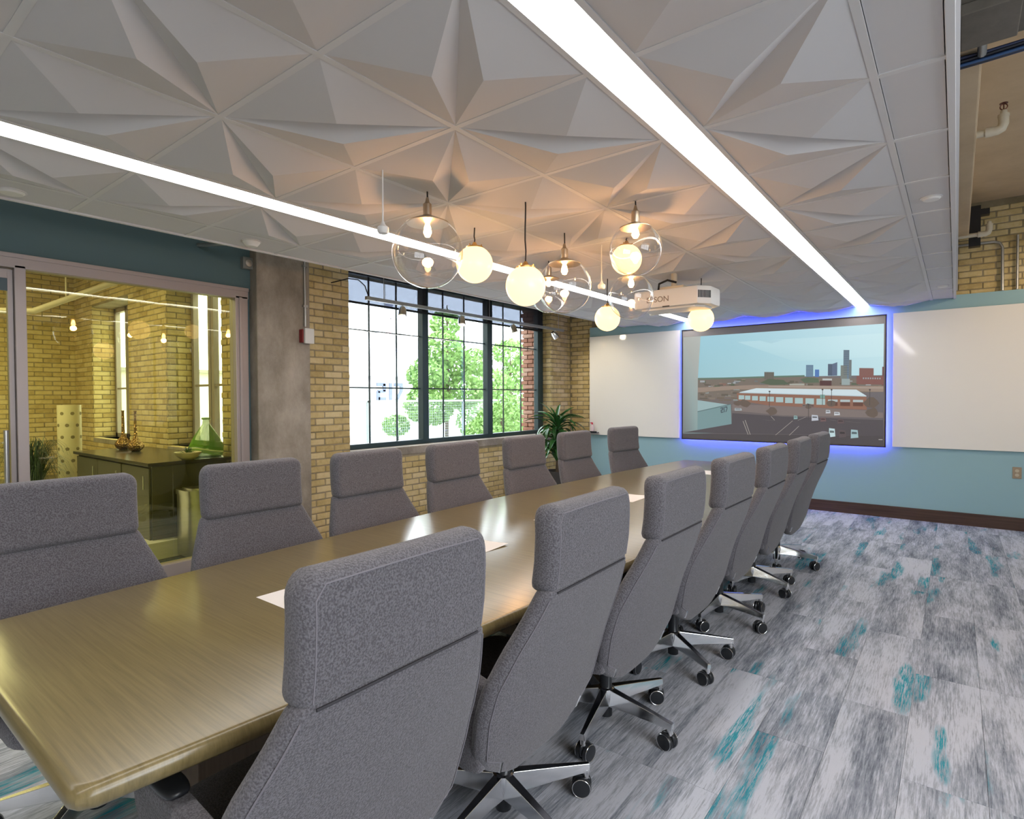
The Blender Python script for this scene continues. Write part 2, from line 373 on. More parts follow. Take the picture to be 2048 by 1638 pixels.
# left (window) wall: backing with opening, brick pieces on it
WY0, WY1, WZ0, WZ1 = 3.66, 7.40, .85, 2.79
wl = struct('wall_left', MB().box(XL-.53, XL, 2.9, WY0, 0, ZS).box(XL-.53, XL, WY1, 8.2, 0, ZS).box(XL-.53, XL, WY0, WY1, 0, WZ0-.09).box(XL-.53, XL, WY0, WY1, WZ1, ZS), M['mortar'])
brick_wall(wl, (XL, 0, 0), (0, 1, 0), (1, 0, 0), 3.10, 7.94, .0, 2.8, holes=[(WY0, WY1, WZ0-.09, WZ1)], limit=300)
brick_wall(wl, (XL, WY1, 0), (1, 0, 0), (0, -1, 0), -.18, -.01, WZ0-.02, 2.75, limit=40, bl=.19)
brick_wall(wl, (XL, WY1-.04, 0), (1, 0, 0), (0, -1, 0), -.56, -.24, WZ0-.1, 2.85, mn='brickr', limit=100)
struct('trim_1', MB().box(XL-.5, XL+.015, WY0, WY1, WZ0-.09, WZ0), M['conc'], bevel=.006)['label'] = 'grey concrete window sill'
# far wall
wf = struct('wall_far', MB().box(-5.6, 4.3, YF, YF+.3, 0, ZS), M['mortar'])
brick_wall(wf, (0, YF, 0), (1, 0, 0), (0, -1, 0), XL+.01, -4.56, 0, 2.7, limit=100)
brick_wall(wf, (0, YF, 0), (1, 0, 0), (0, -1, 0), -.2, 1.4, 2.5, 3.40, limit=100)
st = MB().box(.36, .45, YF-.013, YF-.0105, 2.75, 3.05).box(.44, .55, YF-.013, YF-.0105, 2.95, 3.2)
teal = struct('wall_far_panel', MB().box(-4.56, 4.0, 7.88, YF, 0, 2.495), M['teal'])
struct('baseboard_far', MB().box(-4.56, 4.0, 7.862, 7.88, 0, .135), M['base'], bevel=.003)
# right wall with windows (outside the frame, lets daylight in), back wall
wr = MB().box(4.0, 4.3, -2.7, -2.0, 0, ZS).box(4.0, 4.3, 2.2, 4.65, 0, ZS).box(4.0, 4.3, 5.67, 8.2, 0, ZS)
for ya, yb in ((-2.0, 2.2), (4.65, 5.67)): wr.box(4.0, 4.3, ya, yb, 0, .8).box(4.0, 4.3, ya, yb, 2.85, ZS)
struct('wall_right', wr, M['brick'])
wf2 = MB()
for y in (-2.0, -.98, .04, 1.1, 2.14, 4.65, 5.14, 5.61): wf2.box(4.1, 4.16, y, y+.06, .8, 2.85)
for ya, yb in ((-2.0, 2.2), (4.65, 5.67)):
    for z in (.8, 1.8, 2.79): wf2.box(4.1, 4.16, ya, yb, z, z+.05)
struct('window_2', wf2, M['winframe'])
struct('wall_back', MB().box(-11.6, 4.3, -2.95, -2.7, 0, ZS), M['plaster'])
# slab and beams overhead
slab = struct('slab', MB().box(-11.6, 4.3, -2.9, 3.2, ZS, ZS+.2).box(-5.5, 4.3, 3.2, 8.25, ZS, ZS+.2), M['slabm'])
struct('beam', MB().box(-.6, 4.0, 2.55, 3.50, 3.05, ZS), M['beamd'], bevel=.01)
struct('beam', MB().box(-1.0, .085, 3.50, 7.55, 3.03, ZS), M['slabm'], bevel=.01)
struct('beam', MB().box(1.3, 1.7, 3.50, 7.95, 3.1, ZS), M['slabm'], bevel=.01)

# ------------------------------------------------------------------ suspended ceiling
GL = [-3.612, -3.002, -2.830, -2.193, -1.560, -.962, -.804, -.2264]
Y0, U = 1.0463, .61
cl = struct('ceiling', MB().box(-3.95, -.0, -2.2, 7.87, ZC+.075, ZC+.10), M['ceil'])
def tile_mesh(par):
    t, d = .40, .046; P = {}
    s_ = [(0, 0), (1, 0), (1, 1), (0, 1)]
    if par: A, S1, B, S2 = s_[0], s_[1], s_[2], s_[3]
    else: A, S1, B, S2 = s_[1], s_[2], s_[3], s_[0]
    A, S1, B, S2 = [Vector((x-.5, y-.5, 0)) for x, y in (A, S1, B, S2)]
    VA = A.lerp(B, t)-Vector((0, 0, d)); VB = A.lerp(B, 1-t)-Vector((0, 0, d))
    mb = MB(); vs = [A, S1, B, S2, VA, VB]
    fs = [(0, 1, 4), (0, 4, 3), (1, 3, 4), (1, 5, 3), (1, 2, 5), (2, 3, 5)]
    vs += [Vector((p.x, p.y, .03)) for p in (A, S1, B, S2)]; fs += [(0, 1, 7, 6), (1, 2, 8, 7), (2, 3, 9, 8), (3, 0, 6, 9), (6, 7, 8, 9)]
    return mb.add(vs, fs).mesh('ceiling_tile', M['ceil'])
TM = [tile_mesh(0), tile_mesh(1)]
FT = MB().box(-.5, .5, -.5, .5, 0, .02).mesh('flat_ceiling_tile', M['ceil'])
cols = [(-3.612, -3.035, 0), (-2.862, -2.193, 1), (-2.193, -1.560, 2), (-1.560, -.962, 3), (-.804, -.2264, 4)]
for (xa, xb, ci) in cols:
    for j in range(-5, 12):
        ya, yb = Y0+j*U, Y0+(j+1)*U
        if yb > 7.87: yb = 7.86
        w, h_ = xb-xa-.022, yb-ya-.022
        # corner stars sit where (column + row) is odd
        link_copy(TM[(ci+j) % 2], 'ceiling_tile', cl, ((xa+xb)/2, (ya+yb)/2, ZC-.004), (0, 0, 0), (w, h_, 1))
for (xa, xb) in ((-3.94, -3.622), (-.216, -.035)):
    for j in range(-5, 12):
        ya, yb = Y0+j*U, min(Y0+(j+1)*U, 7.86)
        link_copy(FT, 'flat_ceiling_tile', cl, ((xa+xb)/2, (ya+yb)/2, ZC-.002), (0, 0, 0), (xb-xa-.008, yb-ya-.006, 1))
g_ = MB()
for x in (-3.612, -2.193, -1.560, -.2264): g_.box(x-.012, x+.012, -2.1, 7.87, ZC-.0065, ZC+.03)
for x in (-3.035, -2.862, -.962, -.804): g_.box(x-.010, x+.010, -2.1, 7.87, ZC-.007, ZC+.05)
for j in range(-5, 12):
    for xa, xb in ((-3.95, -3.035), (-2.862, -.962), (-.804, -.02)): g_.box(xa, xb, Y0+j*U-.012, Y0+j*U+.012, ZC-.006, ZC+.03)
t_ = g_.obj('ceiling_grid', M['tee'], cl)
for x, nm in ((-3.95, 0), (-.0235, 1)):
    struct('trim_2' if nm == 0 else 'trim_3', MB().box(x-.012, x+.012, -2.2, 7.875, ZC-.012, ZC+.11), M['tee'], bevel=.002)
# recessed linear lights
for x0, x1, lb in ((-3.024, -2.873, 'long recessed strip light over the window side of the table'), (-.951, -.815, 'long recessed strip light over the open floor side')):
    t = thing('linear_ceiling_light', lb, 'light', ((x0+x1)/2, 3, ZC), 0, 'recessed linear lights')
    w = (x1-x0)/2
    MB().box(-w, w, -5.1, 4.86, .004, .012).obj('diffuser', M['strip'], t)
    MB().box(-w-.003, -w, -5.1, 4.86, 0, .05).box(w, w+.003, -5.1, 4.86, 0, .05).obj('housing', M['tee'], t)

# ceiling discs
def disc(loc, r, lb, cat, name, big=False):
    t = thing(name, lb, cat, loc)
    MB().lathe([(r, 0), (r, -.006), (r*.85, -.014 if not big else -.02), (r*.6, -.016 if not big else -.035), (0, -.016 if not big else -.037)], n=28).obj('cover', M['white'], t, smooth=30)
    MB().lathe([(r+.008, .002), (r+.008, -.003), (r, -.004)], n=28).obj('trim_ring', M['tee'], t, smooth=30)
disc((-3.80, .76, ZC-.003), .055, 'round ceiling speaker grille above the glass door', 'speaker', 'ceiling_speaker')
disc((-3.757, 1.992, ZC-.003), .055, 'round smoke detector on ceiling edge by the concrete column', 'detector', 'smoke_detector', True)
disc((-.115, 3.814, ZC-.003), .042, 'white sprinkler cover disc on the right ceiling border, nearer one', 'sprinkler cover', 'sprinkler_cover')
disc((-.115, 6.922, ZC-.003), .042, 'white sprinkler cover disc on the ceiling border near whiteboard', 'sprinkler cover', 'sprinkler_cover')

# ------------------------------------------------------------------ window
w1 = bpy.data.objects.new('window_1', None); C.objects.link(w1); w1['kind'] = 'structure'; w1['label'] = 'dark framed three-bay window over the brick wall'
GX = -5.15
fr = MB().box(GX-.05, GX+.03, WY0, WY1, WZ0, .905).box(GX-.05, GX+.03, WY0, WY1, 2.745, WZ1).box(GX-.05, GX+.03, WY0, 3.72, .9, 2.75)
fr.box(GX-.05, GX+.03, 7.26, WY1, .9, 2.75)
fr.obj('frame', M['winframe'], w1, bevel=.004)
for ya, yb in ((4.83, 4.925), (6.045, 6.15)):
    MB().box(GX-.05, GX+.04, ya, yb, .9, 2.75).obj('mullion', M['winframe'], w1, bevel=.004)
for ya, yb in ((3.72, 4.83), (4.925, 6.045), (6.15, 7.26)):
    g_ = MB().box(GX-.004, GX+.002, ya, yb, .905, 2.745).obj('pane', M['gwin'], w1)
    mu_ = MB()
    for k in (1, 2):
        y = {3.72: (4.07, 4.463), 4.925: (5.23, 5.624), 6.15: (6.453, 6.873)}[ya][k-1]
        mu_.box(GX-.022, GX-.008, y-.008, y+.008, .905, 2.745)
    for z in (1.52, 2.15, 2.44): mu_.box(GX-.022, GX-.008, ya, yb, z-.008, z+.008)
    mu_.obj('glazing_bars', M['winframe'], w1)
for ya, yb in ((3.74, 4.875), (4.90, 6.09), (6.11, 7.34)):
    t = thing('roller_shade', {3.74: 'dark mesh roller shade in the window bay by the concrete column', 4.90: 'dark mesh roller shade in the middle window bay', 6.11: 'dark mesh roller shade in the window bay nearest the plant'}[ya], 'shade', (GX+.06, (ya+yb)/2, 2.42), 0, 'window roller shades')
    h_ = (yb-ya)/2
    MB().box(-.001, .001, -h_, h_, .02, .35).obj('cloth', M['shade'], t)
    MB().box(-.006, .006, -h_, h_, 0, .022).obj('hem_bar', M['black'], t)
    MB().tube([(0, -h_, .36), (0, h_, .36)], .018, 10).obj('roller', M['black'], t, smooth=True)
# track light with four heads
t = thing('track_light', 'grey track light bar with four spot heads crossing in front of window', 'track light', (0, 0, 0))
TX = -4.70
MB().box(TX-.015, TX+.015, 3.67, 7.33, 2.395, 2.43).obj('rail', M['galv'], t)
for y, tl in ((4.15, .3), (5.08, .2), (6.1, -.2), (7.1, -.9)):
    h_ = MB().tube([(TX, y, 2.40), (TX, y, 2.36)], .009, 8).lathe([(.0, .06), (.026, .06), (.042, .03), (.047, -.045), (.040, -.05), (0, -.046)], (TX, y, 2.325), 16, axis=(-.25, tl, 1)).obj('spot_head', M['chrome'], t, smooth=True)
    MB().lathe([(0, -.053), (.036, -.052), (0, -.050)], (TX, y, 2.325), 14, axis=(-.25, tl, 1)).obj('spot_lens', mat('spot_lens', (.9, .8, .6), .2, emit=(1, .7, .4), es=6), h_)
MB().tube([(TX-.25, 3.44, 2.56), (TX-.05, 3.5, 2.585), (TX, 3.58, 2.58), (TX, 3.66, 2.53), (TX, 3.70, 2.44)], .006, 6).obj('power_cable', M['cordblack'], t, smooth=True)
for y in (3.9, 5.6, 7.2): MB().tube([(TX, y, 2.43), (TX, y, ZS)], .003, 5).obj('hanger', M['galv'], t)

# ------------------------------------------------------------------ concrete column, conduit, call box
struct('column', MB().box(-5.3, -4.80, 2.585, 3.10, 0, ZS), M['conc'], bevel=.012)
t = thing('conduit', 'steel conduit running down the concrete column into red and white box', 'conduit', (0, 0, 0))
MB().tube([(-4.785, 3.04, ZS), (-4.785, 3.04, 2.07)], .011, 10).obj('pipe', M['galv'], t, smooth=True)
for z in (2.25, 2.62): MB().box(-4.80, -4.77, 3.018, 3.062, z, z+.02).obj('clamp', M['galv'], t)
t = thing('alarm_box', 'red back box with white thermostat cover on concrete column edge', 'alarm', (0, 0, 0))
MB().box(-4.80, -4.745, 2.985, 3.085, 1.92, 2.04).obj('back_box', M['red'], t, bevel=.004)
MB().box(-4.745, -4.715, 2.995, 3.09, 1.91, 2.05).obj('cover', M['white'], t, bevel=.006)
t = thing('exit_speaker', 'small grey junction box high on dark teal wall beside column', 'junction box', (0, 0, 0))
MB().box(-4.93, -4.86, 2.50, 2.60, 2.53, 2.63).obj('box', mat('junction_grey', (.22, .23, .22), .5), t, bevel=.005)
MB().lathe([(.03, 0), (.03, .006), (.012, .01), (0, .01)], (-4.86, 2.55, 2.58), 16, axis=(1, 0, 0)).obj('cover', M['galv'], t, smooth=30)

# ------------------------------------------------------------------ glazed partition
PX = -4.95
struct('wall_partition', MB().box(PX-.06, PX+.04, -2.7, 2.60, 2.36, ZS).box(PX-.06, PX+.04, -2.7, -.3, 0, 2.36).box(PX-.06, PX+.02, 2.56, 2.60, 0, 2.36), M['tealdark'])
pt = bpy.data.objects.new('window_3', None); C.objects.link(pt); pt['kind'] = 'structure'; pt['label'] = 'glazed office partition with grey aluminium frame'
F_ = M['alu']
MB().box(PX-.05, PX+.055, -.3, 2.56, 2.27, 2.36).obj('frame_head', F_, pt, bevel=.004)
MB().box(PX-.05, PX+.065, -.3, 2.56, 2.335, 2.365).obj('head_trim', F_, pt, bevel=.003)
MB().box(PX-.05, PX+.055, 2.445, 2.555, 0, 2.29).obj('jamb', F_, pt, bevel=.004)
MB().box(PX-.045, PX+.065, 2.475, 2.50, .0, 2.28).obj('jamb_bead', F_, pt, bevel=.002)
MB().box(PX-.05, PX+.055, .985, 1.045, 0, 2.29).obj('mullion', F_, pt, bevel=.004)
MB().box(PX-.05, PX+.055, 1.045, 2.445, .0, .10).obj('frame_sill', F_, pt, bevel=.004)
MB().box(PX-.004, PX+.004, 1.045, 1.945, .10, 2.27).obj('pane', M['gfilm'], pt)
MB().box(PX-.004, PX+.004, 1.949, 2.445, .10, 2.27).obj('pane', M['gfilm'], pt)
dr = bpy.data.objects.new('door_1', None); C.objects.link(dr); dr['kind'] = 'structure'; dr['label'] = 'framed glass door beside partition'
MB().box(PX-.02, PX+.025, .955, .983, .01, 2.26).box(PX-.02, PX+.025, -.1, -.0, .01, 2.26).box(PX-.02, PX+.025, 0, .955, .01, .12).box(PX-.02, PX+.025, 0, .955, 2.2, 2.26).obj('frame', F_, dr, bevel=.003)
MB().box(PX-.004, PX+.004, 0, .955, .12, 2.2).obj('pane', M['gfilm'], dr)
MB().box(PX+.004, PX+.02, .90, .955, 2.12, 2.265).obj('hinge', mat('blue_grey_hinge', (.05, .09, .11), .4), dr)
MB().tube([(PX+.075, .922, .55), (PX+.075, .922, 1.205)], .014, 12).tube([(PX, .922, .65), (PX+.075, .922, .65)], .008, 8).tube([(PX, .922, 1.12), (PX+.075, .922, 1.12)], .008, 8).obj('handle', M['steel'], dr, smooth=True)

# ------------------------------------------------------------------ adjoining room behind the glass
AY = 2.80
holes = [(-9.73, -8.37, .86, 2.72), (-7.22, -5.90, .86, 2.72)]
wa = MB().box(-11.5, -9.73, AY, AY+.33, 0, ZS).box(-8.37, -7.22, AY, AY+.33, 0, ZS).box(-5.90, -4.97, AY, AY+.33, 0, ZS)
for a, b in ((-9.73, -8.37), (-7.22, -5.90)): wa.box(a, b, AY, AY+.33, 0, .86).box(a, b, AY, AY+.33, 2.72, ZS)
wa = struct('wall_adjoining', wa, M['mortar'])
brick_wall(wa, (0, AY, 0), (1, 0, 0), (0, -1, 0), -10.5, -5.3, 0.6, 3.4, holes=holes, limit=300)
for x, b in ((-9.73, 0), (-7.22, 1)):
    brick_wall(wa, (x, AY, 0), (0, 1, 0), (1, 0, 0), 0, .27, .86, 2.72, limit=60)
wal = struct('wall_adjoining_left', MB().box(-10.8, -10.5, -2.7, 3.0, 0, ZS), M['mortar'])
brick_wall(wal, (-10.5, 0, 0), (0, 1, 0), (1, 0, 0), 1.2, 2.8, .3, 3.4, limit=260)
for n_, (a, b) in enumerate(((-9.73, -8.37), (-7.22, -5.90))):
    o = MB()
    for q in (a, a+.42, a+.50, b-.06): o.box(q, q+.06, AY+.27, AY+.33, .86, 2.72)
    o.box(a, b, AY+.27, AY+.33, .86, .92).box(a, b, AY+.27, AY+.33, 2.66, 2.72).box(a, b, AY+.28, AY+.31, 1.55, 1.575)
    w_ = struct('window_%d' % (n_+4), o, M['alu'])
    MB().box(a, b, AY+.30, AY+.305, .9, 2.7).obj('pane', M['gwin'], w_)
    MB().box(a, b, AY-.01, AY+.27, .80, .86).obj('sill', M['conc'], w_)
# pipe overhead
t = thing('ceiling_pipe', 'cream pipe hung under the ceiling beyond the glass partition', 'pipe', (0, 0, 0))
MB().tube([(-8.9, -.5, 2.39), (-8.7, 1.2, 2.39), (-8.6, 1.9, 2.45), (-7.7, 2.75, 2.93)], .035, 10).obj('pipe_run', M['pipew'], t, smooth=True)
MB().tube([(-8.35, 2.15, 2.60), (-8.35, 2.15, ZS)], .008, 6).obj('hanger_rod', M['pipew'], t)
# cabinet
t = thing('sideboard_cabinet', 'dark olive office cabinet with pale edged counter top behind the glass', 'cabinet', (0, 0, 0))
MB().box(-7.6, -5.62, 2.04, 2.70, .08, .81).obj('body', M['cab'], t, bevel=.003)
MB().box(-7.64, -5.59, 2.0, 2.74, .81, .84).obj('top', M['cabtop'], t, bevel=.004)
MB().box(-7.55, -5.66, 2.08, 2.68, 0, .08).obj('plinth', M['black'], t)
for x in (-7.59, -6.94, -6.28):
    d = MB().box(x, x+.64, 2.022, 2.04, .1, .79).obj('door', M['cab'], t, bevel=.002)
    MB().tube([(x+.58, 2.0, .60), (x+.58, 2.0, .72)], .006, 8).obj('handle', M['steel'], d)
# step bin
t = thing('step_bin', 'stainless steel pedal bin standing behind glass against the cabinet', 'bin', (-5.36, 2.36, 0))
prof = [(-.13, -.17), (.05, -.17), (.10, -.14), (.13, -.08), (.14, 0), (.13, .08), (.10, .14), (.05, .17), (-.13, .17)]
MB().prism(prof, .02, .56).obj('body', M['steel'], t, smooth=40)
MB().prism([(x*1.04, y*1.04) for x, y in prof], .56, .60).prism([(x*.8, y*.8) for x, y in prof], .60, .615).obj('lid', M['steel'], t, smooth=40)
MB().box(.10, .19, -.05, .05, .015, .03).obj('pedal', M['chrome'], t, bevel=.003)
# bronze vases
for x, lb in ((-7.39, 'bronze hammered vase with long thin neck, further one on counter'), (-7.03, 'bronze hammered vase with long thin neck, one nearer green bottle')):
    t = thing('bottle_vase', lb, 'vase', (x, 2.40, .84), 0, 'bronze vases on the cabinet')
    s = .31 if x < -7.1 else .30
    MB().lathe([(.0, 0), (.06*s*2, .0), (.12*s*2, .05*s*2), (.135*s*2, .10*s*2), (.11*s*2, .16*s*2), (.05*s*2, .22*s*2), (.028*s*2, .27*s*2), (.020*s*2, .42), (.016, .44), (0, .43)], n=28).obj('body', M['bronze'], t, smooth=60)
# green glass bottle
t = thing('glass_bottle', 'large green glass demijohn bottle on the cabinet counter', 'bottle', (-5.80, 2.59, .84))
MB().lathe([(0, 0), (.13, 0), (.15, .03), (.155, .10), (.12, .18), (.07, .26), (.032, .32), (.028, .36), (.035, .365), (.035, .38)], n=32).obj('body', M['ggreen'], t, smooth=60)
MB().lathe([(.036, .362), (.042, .37), (.036, .384), (.028, .384)], n=24).obj('lip', M['ggreen'], t, smooth=60)
t = thing('shell_dish', 'cream shell-shaped dish beside the green bottle', 'dish', (-5.66, 2.36, .84), .4)
MB().lathe([(0, .0), (.05, .0), (.09, .03), (.115, .07), (.108, .072), (.08, .035), (.0, .012)], n=24).obj('bowl', M['cream'], t, smooth=60)
sp = MB()
rd = random.Random(5)
for k in range(46):
    a = rd.uniform(0, 2*PI); e = rd.uniform(.2, 1.4); d = Vector((math.cos(a)*math.cos(e), math.sin(a)*math.cos(e), math.sin(e)))
    sp.tube([Vector((0, 0, .05)), Vector((0, 0, .05))+d*.035, Vector((0, 0, .052))+d*.07], [.004, .004, .0006], 4)
o = sp.obj('air_plant', M['leaf'], None, smooth=True); o.location = (-5.66, 2.36, .84); tag(o, 'spiky green air plant sitting in the shell dish', 'plant')
# perforated column
t = thing('perforated_floor_vase', 'tall cream cylinder floor vase with scooped dimples beside brick wall', 'vase', (-8.4, 2.17, 0))
MB().lathe([(0, 0), (.118, 0), (.118, 1.34), (.106, 1.34), (.106, .1), (0, .1)], n=32).obj('body', M['cream'], t, smooth=40)
for r_i in range(9):
    for k in range(7):
        a = 2*PI*(k+(r_i % 2)*.5)/7; p = Vector((.117*math.cos(a), .117*math.sin(a), .12+r_i*.14))
        MB().lathe([(0, .003), (.018, .003), (.021, 0)], p, 10, axis=(math.cos(a), math.sin(a), 0)).obj('dimple', M['dimple'], t)
# grass plant behind glass
t = thing('grass_plant', 'dark arching grass plant in a planter behind the glass', 'plant', (-8.1, 1.74, 0))
MB().lathe([(0, 0), (.13, 0), (.17, .45), (.15, .45), (.14, .40), (0, .40)], n=24).obj('planter', M['terra'], t, smooth=40)
gr = MB(); rd = random.Random(2)
for k in range(420):
    a = rd.uniform(0, 2*PI); ln = rd.uniform(.25, .62); up = rd.uniform(.25, .62); dv = Vector((math.cos(a), math.sin(a), 0)); sd = Vector((-math.sin(a), math.cos(a), 0))*rd.uniform(.004, .008)
    b0 = Vector((rd.uniform(-.06, .06), rd.uniform(-.06, .06), .42)); pts = []
    for q in range(6):
        s = q/5; pts.append(b0+dv*ln*s*.75+Vector((0, 0, up*math.sin(s*2.3)*1.0-(.35*s*s*ln))))
    vs = []
    for q, p in enumerate(pts): w = 1-q/5.3; vs += [p-sd*w, p+sd*w]
    gr.add(vs, [(2*q, 2*q+1, 2*q+3, 2*q+2) for q in range(5)])
o = gr.obj('foliage', M['leafd'], t); o['kind'] = 'stuff'

# ------------------------------------------------------------------ corner dracaena
t = thing('potted_dracaena', 'tall potted dracaena with glossy strap leaves in the brick corner', 'plant', (-4.50, 6.85, 0))
MB().lathe([(0, 0), (.15, 0), (.19, .36), (.17, .36), (.16, .32), (0, .32)], n=28).obj('pot', M['terra'], t, smooth=40)
MB().tube([(0, 0, .3), (.01, .02, .7), (-.02, .0, 1.05)], [.03, .025, .018], 10).tube([(.05, -.05, .3), (.07, -.04, .7)], [.022, .015], 8).obj('cane', M['bark'], t, smooth=True)
def leaf_mesh(seed, ln, droop, wd):
    mb = MB(); vs = []; n = 9
    for q in range(n+1):
        s = q/n; ang = 1.05-droop*s; 
        if q == 0: x, z = 0, 0
        else: x += math.cos(ang)*ln/n; z += math.sin(ang)*ln/n
        w = wd*(math.sin(PI*min(1, s*.93+.07))**.7)*(1 if s < .98 else .1)
        vs += [(x, -w, z+.012*w/wd), (x, 0, z-.004), (x, w, z+.012*w/wd)]
    fs = []
    for q in range(n): fs += [(3*q, 3*q+1, 3*q+4, 3*q+3), (3*q+1, 3*q+2, 3*q+5, 3*q+4)]
    return mb.add(vs, fs).mesh('leaf', M['leaf'], smooth=60)
LM = [leaf_mesh(0, .48, 2.0, .034), leaf_mesh(1, .44, 2.8, .036), leaf_mesh(2, .50, 1.3, .030), leaf_mesh(3, .36, .7, .03)]
rd = random.Random(9)
for k in range(84):
    hgt = .45+.62*(k/84)**.8; a = k*2.4+rd.uniform(-.3, .3)
    mi = 3 if (k > 76) else (2 if k > 66 else rd.choice([0, 1, 1, 0]))
    link_copy(LM[mi], 'leaf', t, (-.02*hgt+.01, .0, hgt), (rd.uniform(-.2, .2), rd.uniform(-.25, .15), a), (rd.uniform(.8, 1.1),)*3)

# ------------------------------------------------------------------ outside
struct('ground_outside', MB().box(-60, -5.5, -30, 60, -.4, .15), M['ground'])
t = thing('outside_building', 'white neighbouring building with the number 217 on its wall', 'building', (0, 0, 0))
MB().box(-20, -12.2, -3, 12.0, .1, 1.94).obj('wall', M['ext'], t)
MB().box(-20.1, -12.1, -3.1, 12.1, 1.94, 2.0).obj('roof_edge', mat('grey_roof_edge', (.35, .35, .37), .6), t)
def glyph(polys, y0, z0, s, x):
    mb = MB()
    for poly in polys:
        T = Matrix(((0, 0, 1, x), (1, 0, 0, y0), (0, 1, 0, z0), (0, 0, 0, 1))) @ Matrix.Diagonal((s, s, 1, 1))
        mb.prism(poly, 0, .03, T=T)
    return mb
def rect(a, b, c, d): return [(a, c), (b, c), (b, d), (a, d)]
two = [rect(0, .62, .82, 1), rect(.45, .68, .5, .95), rect(.08, .62, .42, .6), rect(0, .22, 0, .52), rect(.1, .68, 0, .17)]
one = [rect(0, .2, 0, 1)]
sev = [rect(0, .66, .82, 1), [(.45, .82), (.66, .82), (.66, .55), (.30, 0), (.08, 0), (.45, .55)]]
for g_, dy in ((two, 0), (one, .86), (sev, 1.2)):
    glyph(g_, 9.84+dy*.50, 1.36, .46, -12.2).obj('number_sign', M['extblue'], t)
t = thing('window_dimming_wall', 'unseen dark wall added outside the right wall window to dim it', 'building', (0, 0, 0))
MB().box(9, 10, 3, 14, -.2, 6).obj('wall', mat('dark_dimming_wall', (.06, .055, .06), .9), t)  # plain dark slab, added to weaken the window's reflection in the partition
# mesh railing
t = thing('mesh_railing', 'pale metal deck railing with wire mesh panels outside the window', 'railing', (-8.3, 0, 0))
for k in range(9):
    y = 4.0+k*1.25; MB().box(-.02, .02, y-.02, y+.02, .15, 1.36).obj('post', M['rail'], t)
MB().box(-.02, .02, 4, 14, 1.33, 1.37).obj('top_rail', M['rail'], t)
MB().box(-.015, .015, 4, 14, .3, .33).obj('bottom_rail', M['rail'], t)
wm = MB()
for k in range(20): z = .35+k*.05; wm.box(-.002, .002, 4, 14, z, z+.004)
for k in range(200): y = 4+k*.05; wm.box(-.002, .002, y, y+.004, .33, 1.33)
o = wm.obj('wire_mesh', M['rail'], t); o['kind'] = 'stuff'
def leaves(mb, c, r, n, s, rd, squash=1):
    for k in range(n):
        while True:
            p = Vector((rd.uniform(-1, 1), rd.uniform(-1, 1), rd.uniform(-1, 1)))
            if p.length < 1: break
        p = p.normalized()*(p.length**.5)
        p = Vector(c)+Vector((p.x*r, p.y*r, p.z*r*squash))
        a = Vector((rd.gauss(0, 1), rd.gauss(0, 1), rd.gauss(0, 1))).normalized(); b = a.orthogonal().normalized(); q = rd.uniform(.6, 1.3)*s
        mb.add([p-a*q, p+b*q*.55, p+a*q, p-b*q*.55], [(0, 1, 2, 3)])
rd = random.Random(21)
def tree(name, lb, loc, h, blobs, n, s, trunk=True, m='leafo'):
    t = thing(name, lb, 'tree' if trunk else 'bush', loc)
    mb = MB()
    for (c, r, q) in blobs: leaves(mb, c, r, int(n*q), s, rd, .8)
    o = mb.obj('foliage', M[m], t); o['kind'] = 'stuff'
    tb = MB().tube([(0, 0, 0), (.03, .03, h*.5), (0, .05, h)], [.05, .035, .012], 8)
    for (c, r, q) in blobs: tb.tube([(0.02, .03, max(.1, c[2]*.6)), (c[0]*.6, c[1]*.6, c[2]*.85), c], [.018, .012, .004], 5)
    tb.obj('trunk' if trunk else 'stem', M['bark'], t, smooth=True)
tree('slender_tree', 'slender light green tree beyond the window middle bay', (-8.9, 9.1, .15), 3.3, [((0, 0, 2.9), .35, .5), ((.1, -.2, 2.3), .5, .8), ((0, .35, 2.0), .4, .6), ((0, -.55, 1.75), .45, .9), ((.1, .4, 1.4), .5, 1), ((0, -.5, 1.1), .55, 1.2), ((0, 1.0, 2.1), .4, .5)], 1100, .055)
tree('leafy_tree', 'second light green tree further right outside', (-10.5, 13.4, .15), 3.0, [((0, 0, 2.6), .5, .6), ((0, .5, 1.9), .6, .8), ((0, -.8, 1.6), .6, .8), ((0, 0, 1.2), .8, 1)], 1000, .065)
tree('dense_bush', 'dense dark green bush beside the outside brick pier', (-7.3, 9.0, .15), .9, [((0, 0, .75), .5, 1.4), ((0, .45, .9), .5, 1.2), ((0, -.5, .55), .4, 1)], 900, .04, False)
tree('clipped_bush', 'round clipped bush behind the railing', (-9.7, 8.35, .15), .6, [((0, 0, .66), .30, 1.5)], 500, .04, False)
tree('low_shrub', 'low shrub between the railing and the slender tree', (-9.0, 10.4, .15), .8, [((0, 0, .7), .6, 1.2), ((0, 1, .8), .6, 1.2)], 700, .05, False)
t = thing('flagpole', 'distant flagpole with drooping red striped flag outside', 'flag', (-22, 18.3, 0))
MB().tube([(0, 0, 0), (0, 0, 8.5)], .04, 8).obj('pole', M['galv'], t)
for k in range(4): MB().box(-.01, .01, .06+k*.09, .10+k*.09+.02, 3.6+k*.12, 4.9+k*.15).obj('stripe', mat('flag_red', (.6, .3, .3), .8), t)
MB().box(-.01, .01, .06, .5, 5.3, 6.2).obj('canton', mat('flag_blue', (.4, .42, .55), .8), t)

